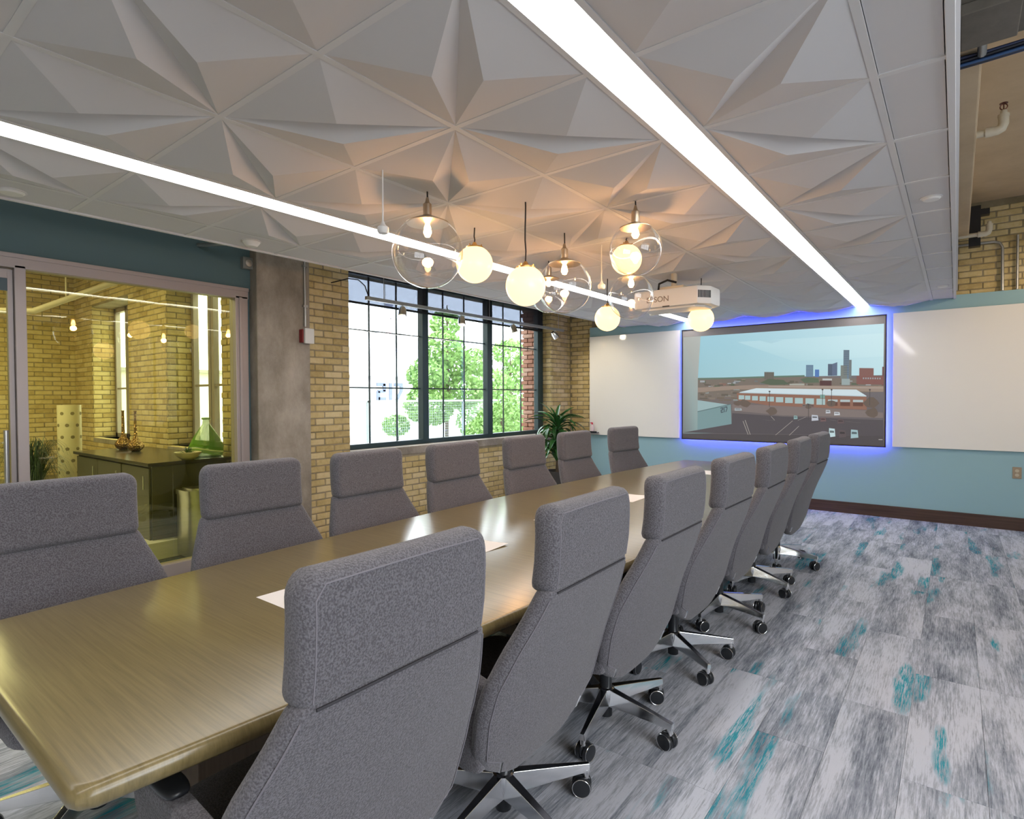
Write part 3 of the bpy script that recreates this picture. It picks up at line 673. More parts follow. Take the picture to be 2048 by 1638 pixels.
# ------------------------------------------------------------------ far wall: screen, whiteboards
SX0, SX1, SZ0, SZ1, SY = -3.03, -.648, .825, 2.325, 7.80
t = thing('projection_screen', 'large wall-mounted projection screen showing a city view, blue light behind', 'screen', (0, 0, 0))
MB().box(SX0, SX1, SY+.005, SY+.03, SZ0, SZ1).obj('surface', mat('grey_screen_surface', (.26, .235, .23), .6), t)
MB().box(SX0-.012, SX0, SY-.003, SY+.03, SZ0-.012, SZ1+.012).box(SX1, SX1+.012, SY-.003, SY+.03, SZ0-.012, SZ1+.012).box(SX0, SX1, SY-.003, SY+.03, SZ1, SZ1+.012).box(SX0, SX1, SY-.003, SY+.03, SZ0-.012, SZ0).obj('frame', M['black'], t)
e = .025
MB().box(SX0+e, SX1-e, SY+.035, SY+.04, SZ1-e-.02, SZ1-e).box(SX0+e, SX1-e, SY+.035, SY+.04, SZ0+e, SZ0+e+.02).box(SX0+e, SX0+e+.02, SY+.035, SY+.04, SZ0+e, SZ1-e).box(SX1-e-.02, SX1-e, SY+.035, SY+.04, SZ0+e, SZ1-e).obj('led_strip', M['led'], t)
for x in (-2.6, -1.1): MB().box(x-.05, x+.05, SY+.03, 7.88, 1.3, 1.8).obj('bracket', M['black'], t)
# the projected picture: flat coloured shapes in the plane of the screen
def pc(cx, cy):      # layout coordinates (0..1915, 0..1082 across the screen) -> x, z
    return SX0+(SX1-SX0)*cx/1915., SZ1-(SZ1-SZ0)*cy/1082.
def dec(cx, cy):     # positions measured on an oblique view of the picture
    a, b, c, d = (40, 200), (1955, 28), (1960, 1282), (47, 1235)
    D = Vector((cx, cy))
    # inverse projective map by a few Newton steps on the homography
    x1, y1 = a; x2, y2 = b; x3, y3 = c; x4, y4 = d
    dx1, dx2, dx3 = x2-x3, x4-x3, x1-x2+x3-x4; dy1, dy2, dy3 = y2-y3, y4-y3, y1-y2+y3-y4
    den = dx1*dy2-dx2*dy1; g = (dx3*dy2-dx2*dy3)/den; h = (dx1*dy3-dx3*dy1)/den
    A = (x2-x1+g*x2, x4-x1+h*x4, x1, y2-y1+g*y2, y4-y1+h*y4, y1, g, h)
    m_ = Matrix(((A[0], A[1], A[2]), (A[3], A[4], A[5]), (A[6], A[7], 1))).inverted() @ Vector((cx, cy, 1))
    return SX0+(SX1-SX0)*m_.x/m_.z, SZ1-(SZ1-SZ0)*m_.y/m_.z
def srgb(c): return tuple(((q/255+.055)/1.055)**2.4 if q/255 > .04045 else q/255/12.92 for q in c)
pm_ = bpy.data.materials.new('projected_light'); pm_.use_nodes = True; nt = pm_.node_tree; b_ = nt.nodes['Principled BSDF']
at = N(pm_, 'ShaderNodeVertexColor'); at.layer_name = 'Col'; b_.inputs['Base Color'].default_value = (.03, .03, .03, 1); b_.inputs['Roughness'].default_value = .8
L(pm_, at.outputs[0], b_.inputs['Emission Color']); b_.inputs['Emission Strength'].default_value = .93
pic = MB(); pcol = []; layer = [0]
def P(col, *pts):
    layer[0] += 1; y = SY+.0046-layer[0]*.00004
    pic.add([(dec(*p)[0], y, dec(*p)[1]) for p in pts], [tuple(range(len(pts)))]); pcol.append([srgb(q) for q in (col if isinstance(col[0], (tuple, list)) else [col]*len(pts))])
def Rr(col, x0, y0, x1, y1): P(col, (x0, y0), (x1, y0), (x1, y1), (x0, y1))
P([(150, 200, 215), (200, 232, 240), (190, 225, 232), (150, 195, 205)], (48, 262), (1942, 108), (1942, 640), (48, 660))
P([(182, 220, 229), (205, 235, 241), (200, 232, 238), (180, 218, 226)], (560, 300), (1942, 200), (1942, 420), (1100, 480))
P([(172, 212, 222), (180, 218, 228), (178, 214, 224)], (760, 280), (1000, 275), (880, 310))
P([(120, 110, 105), (110, 105, 108), (95, 88, 92), (92, 86, 88)], (48, 655), (1942, 600), (1950, 1270), (50, 1225))   # land
P((95, 120, 105), (190, 655), (900, 622), (1200, 610), (1200, 628), (190, 668))
P((118, 108, 98), (190, 668), (1200, 625), (1942, 640), (1942, 760), (190, 850))
rr = random.Random(4)
for k in range(70):
    x = rr.uniform(200, 1900); y = rr.uniform(650, 730); w = rr.uniform(15, 70); c = rr.choice([(96, 92, 78), (140, 128, 112), (84, 96, 76), (160, 165, 168), (130, 100, 90), (110, 115, 115)])
    Rr(c, x, y, x+w, y+rr.uniform(6, 22))
for k in range(40):
    x = rr.uniform(200, 560); y = rr.uniform(700, 860); w = rr.uniform(20, 80); c = rr.choice([(110, 98, 84), (128, 116, 104), (96, 88, 78), (140, 150, 148)])
    Rr(c, x, y, x+w, y+rr.uniform(8, 20))
P((168, 168, 158), (1060, 695), (1200, 690), (1200, 712), (1060, 716))
# towers
for (c, x0, y0, x1, y1) in (((112, 108, 98), 820, 585, 912, 660), ((95, 125, 150), 1214, 512, 1282, 626), ((80, 120, 180), 1298, 555, 1338, 626), ((78, 92, 112), 1420, 500, 1470, 612), ((105, 125, 140), 1565, 364, 1620, 640), ((110, 118, 118), 1618, 458, 1642, 630), ((118, 125, 120), 1540, 512, 1600, 640), ((128, 88, 82), 1715, 535, 1850, 612), ((110, 74, 70), 1930, 520, 1945, 700), ((128, 84, 78), 1690, 610, 1945, 690), ((82, 52, 52), 1345, 660, 1455, 725), ((185, 190, 190), 1370, 640, 1460, 658), ((150, 165, 165), 1550, 640, 1628, 700)): Rr(c, x0, y0, x1, y1)
P((92, 108, 132), (1460, 500), (1508, 482), (1508, 610), (1460, 612))
for k in range(9): Rr((88, 88, 82), 822+k*10, 592, 826+k*10, 655)
for k in range(8): Rr((128, 150, 168), 1218, 520+k*13, 1278, 524+k*13)
for k in range(14): Rr((82, 98, 112), 1568, 374+k*17, 1616, 379+k*17)
for k in range(8): Rr((150, 160, 165), 1750+k*22, 625, 1762+k*22, 640)
P((85, 98, 78), (780, 690), (860, 650), (1000, 660), (1060, 700), (900, 712)); P((88, 104, 84), (1160, 650), (1230, 630), (1330, 640), (1340, 680), (1200, 685))
P((150, 132, 118), (190, 745), (700, 712), (1945, 705), (1945, 760), (560, 755), (190, 790))
Rr((165, 150, 138), 860, 716, 1945, 728)
# long warehouse
P((140, 100, 82), (560, 790), (1785, 800), (1790, 935), (850, 905), (570, 860))
P((205, 222, 228), (590, 782), (745, 742), (1690, 742), (1785, 800)); P((180, 200, 206), (590, 782), (1785, 800), (1785, 808), (585, 790))
for k, (x0, x1, y1) in enumerate(((580, 632, 852), (640, 690, 855), (706, 762, 860), (778, 836, 864), (852, 914, 868), (932, 1002, 874), (1020, 1092, 880), (1112, 1188, 884), (1212, 1292, 888), (1316, 1398, 892))): Rr((165, 190, 190), x0, 812+k*2.5, x1, y1)
for (x0, x1) in ((1425, 1515), (1540, 1632), (1660, 1755)): Rr((175, 190, 192), x0, 840, x1, 862); Rr((98, 62, 50), x0, 864, x1, 900)
Rr((120, 160, 150), 1350, 795, 1395, 830)
# lower left building with the number 217
P((152, 178, 180), (190, 865), (490, 905), (200, 975), (190, 975)); P((118, 148, 150), (190, 975), (505, 900), (515, 1090), (350, 1180), (60, 1190), (60, 975))
P((85, 110, 112), (190, 972), (505, 896), (505, 903), (190, 980))
P([(170, 172, 166), (178, 182, 176), (165, 172, 168), (110, 112, 112)], (48, 262), (212, 250), (190, 660), (60, 1180)); P([(168, 174, 170), (165, 172, 168), (135, 158, 158), (115, 120, 120)], (48, 300), (190, 640), (190, 1180), (50, 1190))
T_ = lambda x, y: (412+x*78-y*6, 985-(x*18)-y*50)
for g_, dx in ((two, 0), (one, .38), (sev, .52)):
    for poly in g_: P((62, 74, 84), *[T_((dx+q[0]*.48), q[1]) for q in poly])
# street, parking lines, trees, cars
P((124, 112, 108), (520, 900), (850, 905), (1790, 940), (1945, 960), (1945, 1010), (1000, 1000), (520, 960))
P((78, 72, 76), (520, 985), (1000, 1010), (1945, 1030), (1948, 1180), (50, 1180), (515, 1090))
P((72, 66, 68), (50, 1190), (1945, 1180), (1952, 1275), (50, 1228))
for (x0, y0, x1, y1) in ((960, 1005, 1110, 1012), (810, 1045, 920, 1052), (1140, 1045, 1215, 1012), (1440, 1035, 1500, 1042), (1590, 1048, 1730, 1060), (885, 1010, 920, 1048), (640, 1050, 690, 1190), (620, 1060, 670, 1190), (930, 1190, 1090, 1050), (1060, 1190, 1150, 1100)):
    P((165, 158, 150), (x0, y0), (x0+6, y0), (x1+6, y1), (x1, y1))
for (x, y, r) in ((640, 890, 60), (900, 960, 60), (1830, 870, 80), (1450, 880, 50), (1840, 960, 70), (570, 890, 40), (1240, 905, 40)):
    P((100, 86, 76), *[(x+r*math.cos(a*PI/5)*rr.uniform(.7, 1.1), y+r*.7*math.sin(a*PI/5)*rr.uniform(.7, 1.1)) for a in range(10)])
for (x, y) in ((870, 770), (1370, 745), (1455, 745), (1815, 740), (1240, 890)): P((70, 66, 66), (x, y), (x+5, y), (x+5, y+150), (x, y+150)); Rr((66, 62, 62), x-6, y-5, x+10, y+8)
for (x, y, w, h, c) in ((1265, 990, 72, 58, (190, 195, 205)), (1400, 940, 50, 35, (190, 195, 200)), (1478, 958, 62, 34, (200, 205, 210)), (1100, 1000, 40, 35, (140, 175, 175)), (1430, 1115, 68, 88, (190, 215, 220)), (1635, 1125, 80, 85, (160, 190, 195)), (1525, 1130, 75, 75, (90, 78, 80)), (535, 935, 78, 26, (165, 175, 180)), (1350, 1015, 60, 40, (110, 85, 85)), (1510, 1030, 70, 40, (95, 78, 80)), (1180, 890, 36, 26, (120, 110, 105)), (1260, 892, 36, 26, (120, 95, 90))):
    P(c, (x+w*.12, y), (x+w*.9, y+h*.06), (x+w, y+h*.9), (x+w*.1, y+h)); P(tuple(int(q*.5) for q in c), (x+w*.22, y+h*.25), (x+w*.8, y+h*.28), (x+w*.82, y+h*.5), (x+w*.2, y+h*.5))
Rr((190, 185, 180), 1905, 1214, 1942, 1220)
po = pic.mesh.__func__  # mesh is built by hand to keep one colour per corner
me = bpy.data.meshes.new('projected_image'); me.from_pydata(pic.v, [], pic.f); me.materials.append(pm_)
ca = me.color_attributes.new('Col', 'FLOAT_COLOR', 'CORNER')
k = 0
for pl, cs in zip(me.polygons, pcol):
    for q in range(pl.loop_total): ca.data[pl.loop_start+q].color = (*cs[q], 1)
o = bpy.data.objects.new('projected_image', me); C.objects.link(o); o.parent = t; o['label'] = 'projected aerial photo of a brick warehouse, car park and towers'

for (x0, x1, lb) in ((-4.545, -3.09, 'glass whiteboard between the brick corner and the screen'), (-.578, 1.55, 'wide glass whiteboard right of the screen, above the wall outlet')):
    t = thing('whiteboard', lb, 'whiteboard', (0, 0, 0), 0, 'glass whiteboards')
    MB().box(x0, x1, 7.845, 7.86, .822, 2.345).obj('board', M['wb'], t, bevel=.002)
    for x in (x0+.1, x1-.1): MB().box(x-.02, x+.02, 7.86, 7.88, .9, 2.25).obj('standoff', M['steel'], t)
t = thing('marker_tray', 'small black marker tray on lower corner of whiteboard', 'tray', (0, 0, 0))
MB().box(-4.56, -4.38, 7.77, 7.845, .85, .862).box(-4.56, -4.38, 7.77, 7.776, .862, .88).box(-4.56, -4.554, 7.77, 7.845, .862, .88).obj('tray', M['blackp'], t)
t = thing('spray_bottle', 'small clear cleaner bottle with red cap on marker tray', 'bottle', (-4.48, 7.81, .8625))
MB().lathe([(0, 0), (.022, 0), (.024, .02), (.024, .09), (.012, .11), (.010, .12), (0, .12)], n=16).obj('body', mat('pale_pink_plastic', (.75, .6, .6), .3), t, smooth=50)
MB().lathe([(0, .12), (.012, .12), (.012, .14), (0, .14)], n=14).box(-.03, .008, -.007, .007, .138, .152).obj('cap', mat('red_cap', (.6, .02, .06), .4), t)
# outlet
t = thing('wall_outlet', 'beige double power outlet on blue wall under the whiteboard', 'outlet', (.502, 7.88, .60))
MB().box(-.036, .036, -.007, 0, -.06, .06).obj('plate', mat('beige_plate', (.32, .25, .17), .5), t, bevel=.003)
for z in (.022, -.022): MB().lathe([(.017, 0), (.017, .003), (0, .0035)], (0, -.007, z), 16, axis=(0, -1, 0)).obj('socket', mat('cream_socket', (.5, .44, .33), .5), t)

# ------------------------------------------------------------------ upper right pipes and cables
def spipe(name, lb, y, z, x1, zt, head):
    t = thing(name, lb, 'pipe', (0, 0, 0))
    MB().tube([(-.6, y, z), (x1-.02, y, z)], .022, 12).obj('pipe_run', M['pipew'], t, smooth=True)
    MB().lathe([(.030, -.03), (.030, .0), (.028, .01)], (x1-.03, y, z), 14, axis=(1, 0, 0)).tube([(x1-.03, y, z), (x1, y, z), (x1+.02, y, z+.008), (x1+.03, y, z+.035), (x1+.03, y, z+.075)], .028, 14).obj('elbow', M['pipew'], t, smooth=60)
    MB().lathe([(.030, 0), (.030, .018), (.018, .02), (.018, .04), (.012, .045)], (x1+.03, y, z+.075), 12).obj('reducer', M['pipew'], t, smooth=40)
    if head:
        c = Vector((x1+.03, y, z+.12)); ring = [c+Vector((.018*math.cos(a), 0, .02+.018*math.sin(a))) for a in [i*PI/8 for i in range(17)]]
        MB().tube(ring, .0035, 6).lathe([(.022, .04), (.022, .043), (0, .044)], c, 14).tube([c-Vector((0, 0, .01)), c+Vector((0, 0, .04))], .004, 6).obj('sprinkler_head', mat('sprinkler_bronze', (.18, .07, .05), .4, metal=.7), t)
spipe('sprinkler_pipe', 'cream sprinkler pipe with upright head below slab, nearer one', 4.8, 3.085, .19, 0, True)
spipe('sprinkler_pipe', 'short cream pipe elbow above the brick at the far wall', 7.5, 3.03, .215, 0, False)
t = thing('wall_conduit', 'grey conduit bending down across the upper brick wall', 'conduit', (0, 0, 0))
MB().tube([(-.5, 7.9, 3.035), (.30, 7.9, 3.02), (.345, 7.9, 3.0), (.366, 7.9, 2.95), (.37, 7.9, 2.50)], .014, 10).obj('pipe', M['galv'], t, smooth=True)
t = thing('wall_conduit', 'straight vertical conduit on the upper brick wall at the frame edge', 'conduit', (0, 0, 0))
MB().tube([(.485, 7.9, 3.06), (.485, 7.9, 2.50)], .012, 10).obj('pipe', M['galv'], t, smooth=True)
t = thing('dark_gap_box', 'dark box standing in for the dark gap at the end of the concrete beam', 'bracket', (0, 0, 0))
MB().box(.085, .18, 7.56, 7.65, 2.93, 3.34).box(.18, .25, 7.56, 7.65, 3.24, 3.3).obj('plate', M['black'], t)  # black box put in as the dark gap where the beam stops
cols_ = [mat('blue_cable', (.03, .08, .20), .5), mat('black_cable', (.01, .012, .02), .5), mat('navy_cable', (.02, .03, .08), .5)]
t = thing('cable_bundle', 'bundle of blue and black cables running along the concrete beam', 'cables', (0, 0, 0))
for k in range(9):
    y = 3.515+.014*(k % 4); z = 3.0+.016*(k//3); rd = random.Random(k)
    MB().tube([(-.6+i*.35, y+rd.uniform(-.008, .008), z+rd.uniform(-.008, .008)-.02*math.sin(i)) for i in range(12)], .0075, 6).obj('cable', cols_[k % 3], t, smooth=True)
t = thing('junction_box', 'grey square junction box under the concrete beam', 'junction box', (0, 0, 0))
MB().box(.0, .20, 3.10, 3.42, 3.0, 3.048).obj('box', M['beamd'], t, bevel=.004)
MB().tube([(.08, 3.42, 3.02), (.08, 3.50, 3.0)], .018, 10).obj('fitting', M['galv'], t, smooth=True)
t = thing('diagonal_pipe', 'short grey pipe crossing dark teal wall above partition', 'pipe', (0, 0, 0))
MB().tube([(-4.905, 2.15, 2.66), (-4.2, 2.30, 2.60)], .016, 10).obj('pipe', M['galv'], t, smooth=True)

# ------------------------------------------------------------------ projector
t = thing('ceiling_projector', 'white ceiling projector lettered EPSON hung behind the globe lamps', 'projector', (-1.90, 4.6, 2.16))
MB().prism([(-.33, .02), (-.30, 0), (.235, 0), (.315, .10), (.32, .30), (.26, .36), (-.28, .36), (-.33, .32)], .0, .15).obj('body', M['white'], t, bevel=.018, smooth=30)
MB().prism([(-.27, .04), (.20, .04), (.26, .12), (.26, .28), (-.27, .30)], -.018, .0).obj('base', M['white'], t, bevel=.006)
gv = MB()
for k in range(9):
    s = k/8; gv.box(-.004, .004, -.002, .002, .05, .11, T=Matrix.Translation((.243+s*.066, .008+s*.082, 0)) @ Matrix.Rotation(.9, 4, 'Z'))
gv.obj('side_vent', M['blackp'], t)
MB().box(-.06, .0, .005, .012, .0, .008, T=Matrix.Translation((0, -.012, -.002))).obj('foot', M['black'], t)
MB().box(-.12, .10, .05, .25, .15, .175).tube([(-.02, .15, .17), (-.02, .15, .304)], .025, 12).obj('mount', M['pipew'], t)
MB().tube([(-.12, .05, .15), (-.1, .02, .20), (-.03, .03, .225), (.04, .05, .20)], .009, 8).obj('cable', M['cordblack'], t, smooth=True)
MB().lathe([(.04, 0), (.04, .02), (.03, .024), (0, .024)], (.0, .36, .08), 20, axis=(0, 1, 0)).obj('lens', M['blackp'], t, smooth=30)
fc = bpy.data.curves.new('brand_lettering', 'FONT'); fc.body = 'EPSON'; fc.size = .066; fc.extrude = .001; fc.align_x = 'CENTER'
fo = bpy.data.objects.new('lettering', fc); C.objects.link(fo); fo.parent = t; fo.location = (-.105, -.0015, .045); fo.rotation_euler = (PI/2, 0, 0)
bpy.context.view_layer.update()
lm_ = bpy.data.meshes.new_from_object(fo.evaluated_get(bpy.context.evaluated_depsgraph_get())); lm_.materials.clear(); lm_.materials.append(mat('grey_lettering', (.22, .18, .15), .5))
lo_ = bpy.data.objects.new('printed_lettering', lm_); C.objects.link(lo_); lo_.parent = t; lo_.location = fo.location; lo_.rotation_euler = fo.rotation_euler
bpy.data.objects.remove(fo)

# hanging microphones
for x, y, zb, lb in ((-2.088, 1.731, 2.168, 'white hanging ceiling microphone near the big clear globe'), (-1.947, 3.526, 2.16, 'white hanging ceiling microphone between the globe lamps'), (-2.30, 5.15, 2.19, 'white hanging ceiling microphone beyond the projector')):
    t = thing('ceiling_microphone', lb, 'microphone', (x, y, 0), 0, 'hanging microphones')
    MB().tube([(0, 0, ZC), (0, 0, zb+.03)], .0035, 6).obj('stem', M['white'], t)
    MB().lathe([(0, zb-.012), (.02, zb-.010), (.026, zb), (.026, zb+.018), (.012, zb+.03), (.006, zb+.045), (0, zb+.045)], n=18).obj('capsule', M['white'], t, smooth=40)

# ------------------------------------------------------------------ pendant lamps
def sphere_prof(r, n=20, top=.0):
    a0 = math.asin(top/r) if top else 0
    return [(r*math.sin(PI*i/n), -r*math.cos(PI*i/n)) for i in range(n+1) if PI-(PI*i/n) > a0 or i == 0]
def clear(x, y, z, r, lb, power=5):
    t = thing('clear_globe_pendant', lb, 'lamp', (x, y, 0), 0, 'clear glass globe pendants')
    top = z+r
    MB().lathe(sphere_prof(r, 28, r*.30), (0, 0, z), 40).obj('globe', M['gclear'], t, smooth=80)
    MB().lathe([(r*.60, z+r*.805), (r*.60, z+r*.83), (r*.3, z+r*.96), (r*.15, z+r*1.02), (.022, z+r*1.04), (.022, z+r*1.04+.055), (.012, z+r*1.04+.065), (.006, z+r*1.04+.09), (0, z+r*1.04+.09)], n=28).obj('socket_cap', M['nickel'], t, smooth=40)
    MB().tube([(0, 0, z+r*1.04+.085), (.002, 0, (z+r+ZC)/2), (0, 0, ZC)], .004, 8).obj('cord', M['cordblack'], t, smooth=True)
    MB().lathe([(0, ZC-.005), (.013, ZC-.005), (.013, ZC)], n=12).obj('ceiling_plug', M['black'], t)
    b = MB().lathe([(0, z+r*.42), (.012, z+r*.44), (.021, z+r*.55), (.017, z+r*.70), (.011, z+r*.80), (.011, z+r*.9), (0, z+r*.9)], n=16).obj('bulb', M['bulb'], t, smooth=60)
    l = bpy.data.lights.new('bulb_light', 'POINT'); l.energy = power; l.color = (1, .50, .20); l.shadow_soft_size = .03
    lo = bpy.data.objects.new('bulb_light', l); C.objects.link(lo); lo.location = (x, y, z+r*.3)
def opal(x, y, z, r, lb):
    t = thing('opal_globe_pendant', lb, 'lamp', (x, y, 0), 0, 'opal glass globe pendants')
    MB().lathe(sphere_prof(r, 24, r*.42), (0, 0, z), 32).obj('globe', M['glow'], t, smooth=80)
    MB().lathe([(r*.47, z+r*.875), (r*.47, z+r*.95), (r*.3, z+r*1.0), (.02, z+r*1.03), (.008, z+r*1.03+.02), (0, z+r*1.03+.02)], n=24).obj('cap', M['brass'], t, smooth=40)
    for k in range(3):
        a = k*2.09+.5; MB().tube([(r*.38*math.cos(a), r*.38*math.sin(a), z+r*.95), (r*.38*math.cos(a), r*.38*math.sin(a), z+r*1.07)], .004, 6).obj('screw', M['brass'], t)
    n = 6; MB().tube([(.004*math.sin(i*1.7), .003*math.cos(i*2.1), z+r*1.03+.015+(ZC-z-r*1.03-.015)*i/n) if 0 < i < n else (0, 0, z+r*1.03+.015+(ZC-z-r*1.03-.015)*i/n) for i in range(n+1)], .004, 8).obj('cord', M['cordblack'], t, smooth=True)
    MB().lathe([(0, ZC-.005), (.013, ZC-.005), (.013, ZC)], n=12).obj('ceiling_plug', M['black'], t)
clear(-2.136, 2.058, 2.143, .181, 'largest clear glass globe pendant, hung at the window end of the cluster')
opal(-2.333, 2.641, 2.216, .112, 'glowing opal globe just behind the largest clear globe')
opal(-1.80, 2.442, 1.990, .105, 'lowest and largest looking glowing opal globe on long cord')
clear(-1.945, 3.049, 2.098, .168, 'clear glass globe overlapping the lowest opal globe')
clear(-2.452, 3.621, 2.185, .14, 'small clear glass globe behind the middle clear one')
clear(-1.377, 2.869, 2.199, .141, 'clear glass globe with an opal globe seen through it')
opal(-1.740, 3.491, 2.316, .10, 'glowing opal globe seen through the highest clear globe')
clear(-1.76, 3.60, 2.085, .152, 'clear glass globe hanging nearest the projector')
opal(-2.424, 4.494, 2.093, .110, 'small glowing opal globe by window side, low beside the strip light')
opal(-1.754, 4.935, 2.076, .108, 'glowing opal globe nearest the projection screen')

# ------------------------------------------------------------------ table
TXc = -1.715
def hw(y): return .555+.145*(1-((y-3.09)/2.8)**2)
def outline(off):
    pts = []; ya, yb = .29+off, 5.89-off; n = 28
    for i in range(n+1):
        y = ya+.03+(yb-ya-.06)*i/n; pts.append((TXc+hw(y)-off, y))
    pts += [(TXc+hw(yb)-off-.009, yb-.009), (TXc+hw(yb)-off-.03, yb), (TXc-hw(yb)+off+.03, yb), (TXc-hw(yb)+off+.009, yb-.009)]
    for i in range(n+1):
        y = yb-.03-(yb-ya-.06)*i/n; pts.append((TXc-hw(y)+off, y))
    pts += [(TXc-hw(ya)+off+.009, ya+.009), (TXc-hw(ya)+off+.03, ya), (TXc+hw(ya)-off-.03, ya), (TXc+hw(ya)-off-.009, ya+.009)]
    return pts
t = thing('conference_table', 'long boat-shaped satin wood conference table with rounded edge', 'table', (0, 0, 0))
mb = MB(); rings = []; H2 = .0225
for k in range(9):
    a = -PI/2+PI*k/8; rings.append([(x, y, .74-H2+H2*math.sin(a)) for x, y in outline(.016*(1-math.cos(a)))])
n = len(rings[0]); vs = [p for r in rings for p in r]
fs = [(i*n+k, i*n+(k+1) % n, (i+1)*n+(k+1) % n, (i+1)*n+k) for i in range(8) for k in range(n)]
fs += [tuple(range(n))[::-1], tuple(8*n+k for k in range(n))]
mb.add(vs, fs).obj('tabletop', M['wood'], t, smooth=35)
for ya, yb in ((.74, 1.75), (2.45, 3.75), (4.45, 5.35)):
    MB().box(-2.0, -1.74, ya, yb, .10, .695).obj('pedestal', M['woodd'], t, bevel=.004)
    MB().box(-1.97, -1.77, ya+.03, yb-.03, 0, .10).obj('plinth', M['black'], t)
MB().box(-1.95, -1.80, 1.7, 4.5, .35, .69).obj('modesty_panel', M['woodd'], t)
# papers
for k, (x0, x1, y0, y1, lb) in enumerate(((-1.836, -1.60, .972, 1.255, 'white sheet of paper beside the nearest chair back'), (-1.815, -1.585, 1.74, 2.012, 'white sheet of paper on table in the bright window reflection'), (-1.80, -1.59, 2.50, 2.77, 'white sheet of paper, third along the table'), (-1.815, -1.605, 3.30, 3.568, 'white sheet of paper, fourth along the table'), (-1.815, -1.605, 4.86, 5.125, 'white sheet of paper at the screen end of the table'))):
    mb = MB(); vs = []; nn = 6
    for i in range(nn+1):
        for j in range(nn+1):
            s, q = i/nn, j/nn; lift = .006*max(0, s-.55)*max(0, (q-.5))*4+.0008
            vs.append((x0+(x1-x0)*s, y0+(y1-y0)*q, .7402+lift))
    mb.add(vs, [(i*(nn+1)+j, (i+1)*(nn+1)+j, (i+1)*(nn+1)+j+1, i*(nn+1)+j+1) for i in range(nn) for j in range(nn)])
    tag(mb.obj('sheet_of_paper', M['paper'], smooth=True), lb, 'paper', 'sheets of paper on the table')

# ------------------------------------------------------------------ chairs
def interp(tab, z):
    for (a, b), (c, d) in zip(tab, tab[1:]):
        if z <= c: s = max(0, (z-a)/(c-a)); s = s; return b+(d-b)*s
    return tab[-1][1]
XB = [(.25, -.130), (.30, -.155), (.40, -.193), (.50, -.222), (.60, -.254), (.70, -.288), (.80, -.324), (.88, -.350), (.95, -.360), (1.03, -.364), (1.11, -.360)]
WB = [(.265, .26), (.34, .295), (.42, .318), (.52, .334), (.62, .330), (.72, .303), (.82, .262), (.89, .236)]
WR = [(.26, .015), (.6, .024), (.88, .012), (1.1, .010)]
def cshell(z0, z1, wtab, T, rt, rb, nz=26, nt=24):
    """padded panel following the back curve; rt / rb are corner radii at top and bottom"""
    mb = MB(); re = .022; F = []; Bk = []
    for i in range(nz+1):
        s = .5-.5*math.cos(PI*i/nz); z = z0+(z1-z0)*s; w = interp(wtab, z) if wtab else .236
        dt, db = z1-z, z-z0
        cx = 0
        if dt < rt[1]: cx = max(cx, rt[0]*(1-math.sqrt(max(0, 1-((rt[1]-dt)/rt[1])**2))))
        if db < rb[1]: cx = max(cx, rb[0]*(1-math.sqrt(max(0, 1-((rb[1]-db)/rb[1])**2))))
        w = max(.02, w-cx); fr_, bk_ = [], []
        for j in range(nt+1):
            u = math.sin(PI/2*(-1+2*j/nt)); y = u*w; de = w*(1-abs(u))
            k1 = math.sqrt(max(0, 1-(1-min(de/re, 1))**2)); k2 = math.sqrt(max(0, 1-(1-min(min(dt, db)/re, 1))**2)); th = T/2*min(k1, k2)+.0005
            xx = interp(XB, z)+interp(WR, z)*(abs(y)/.27)**2.2 + T/2
            fr_.append((xx+th, y, z)); bk_.append((xx-th, y, z))
        F.append(fr_); Bk.append(bk_)
    n1 = nt+1; vs = [p for r in F for p in r]+[p for r in Bk for p in r]; o2 = n1*(nz+1); fs = []
    for i in range(nz):
        for j in range(nt):
            a = i*n1+j; fs.append((a, a+1, a+n1+1, a+n1)); fs.append((o2+a, o2+a+n1, o2+a+n1+1, o2+a+1))
    for i in range(nz):
        for j in (0, nt): a = i*n1+j; fs.append((a, a+n1, o2+a+n1, o2+a) if j == 0 else (a, o2+a, o2+a+n1, a+n1))
    for j in range(nt):
        for i in (0, nz): a = i*n1+j; fs.append((a, o2+a, o2+a+1, a+1) if i == 0 else (a, a+1, o2+a+1, o2+a))
    return mb.add(vs, fs)
def back_pt(y, z, T, off=.0): return (interp(XB, z)+interp(WR, z)*(abs(y)/.27)**2.2-off, y, z)
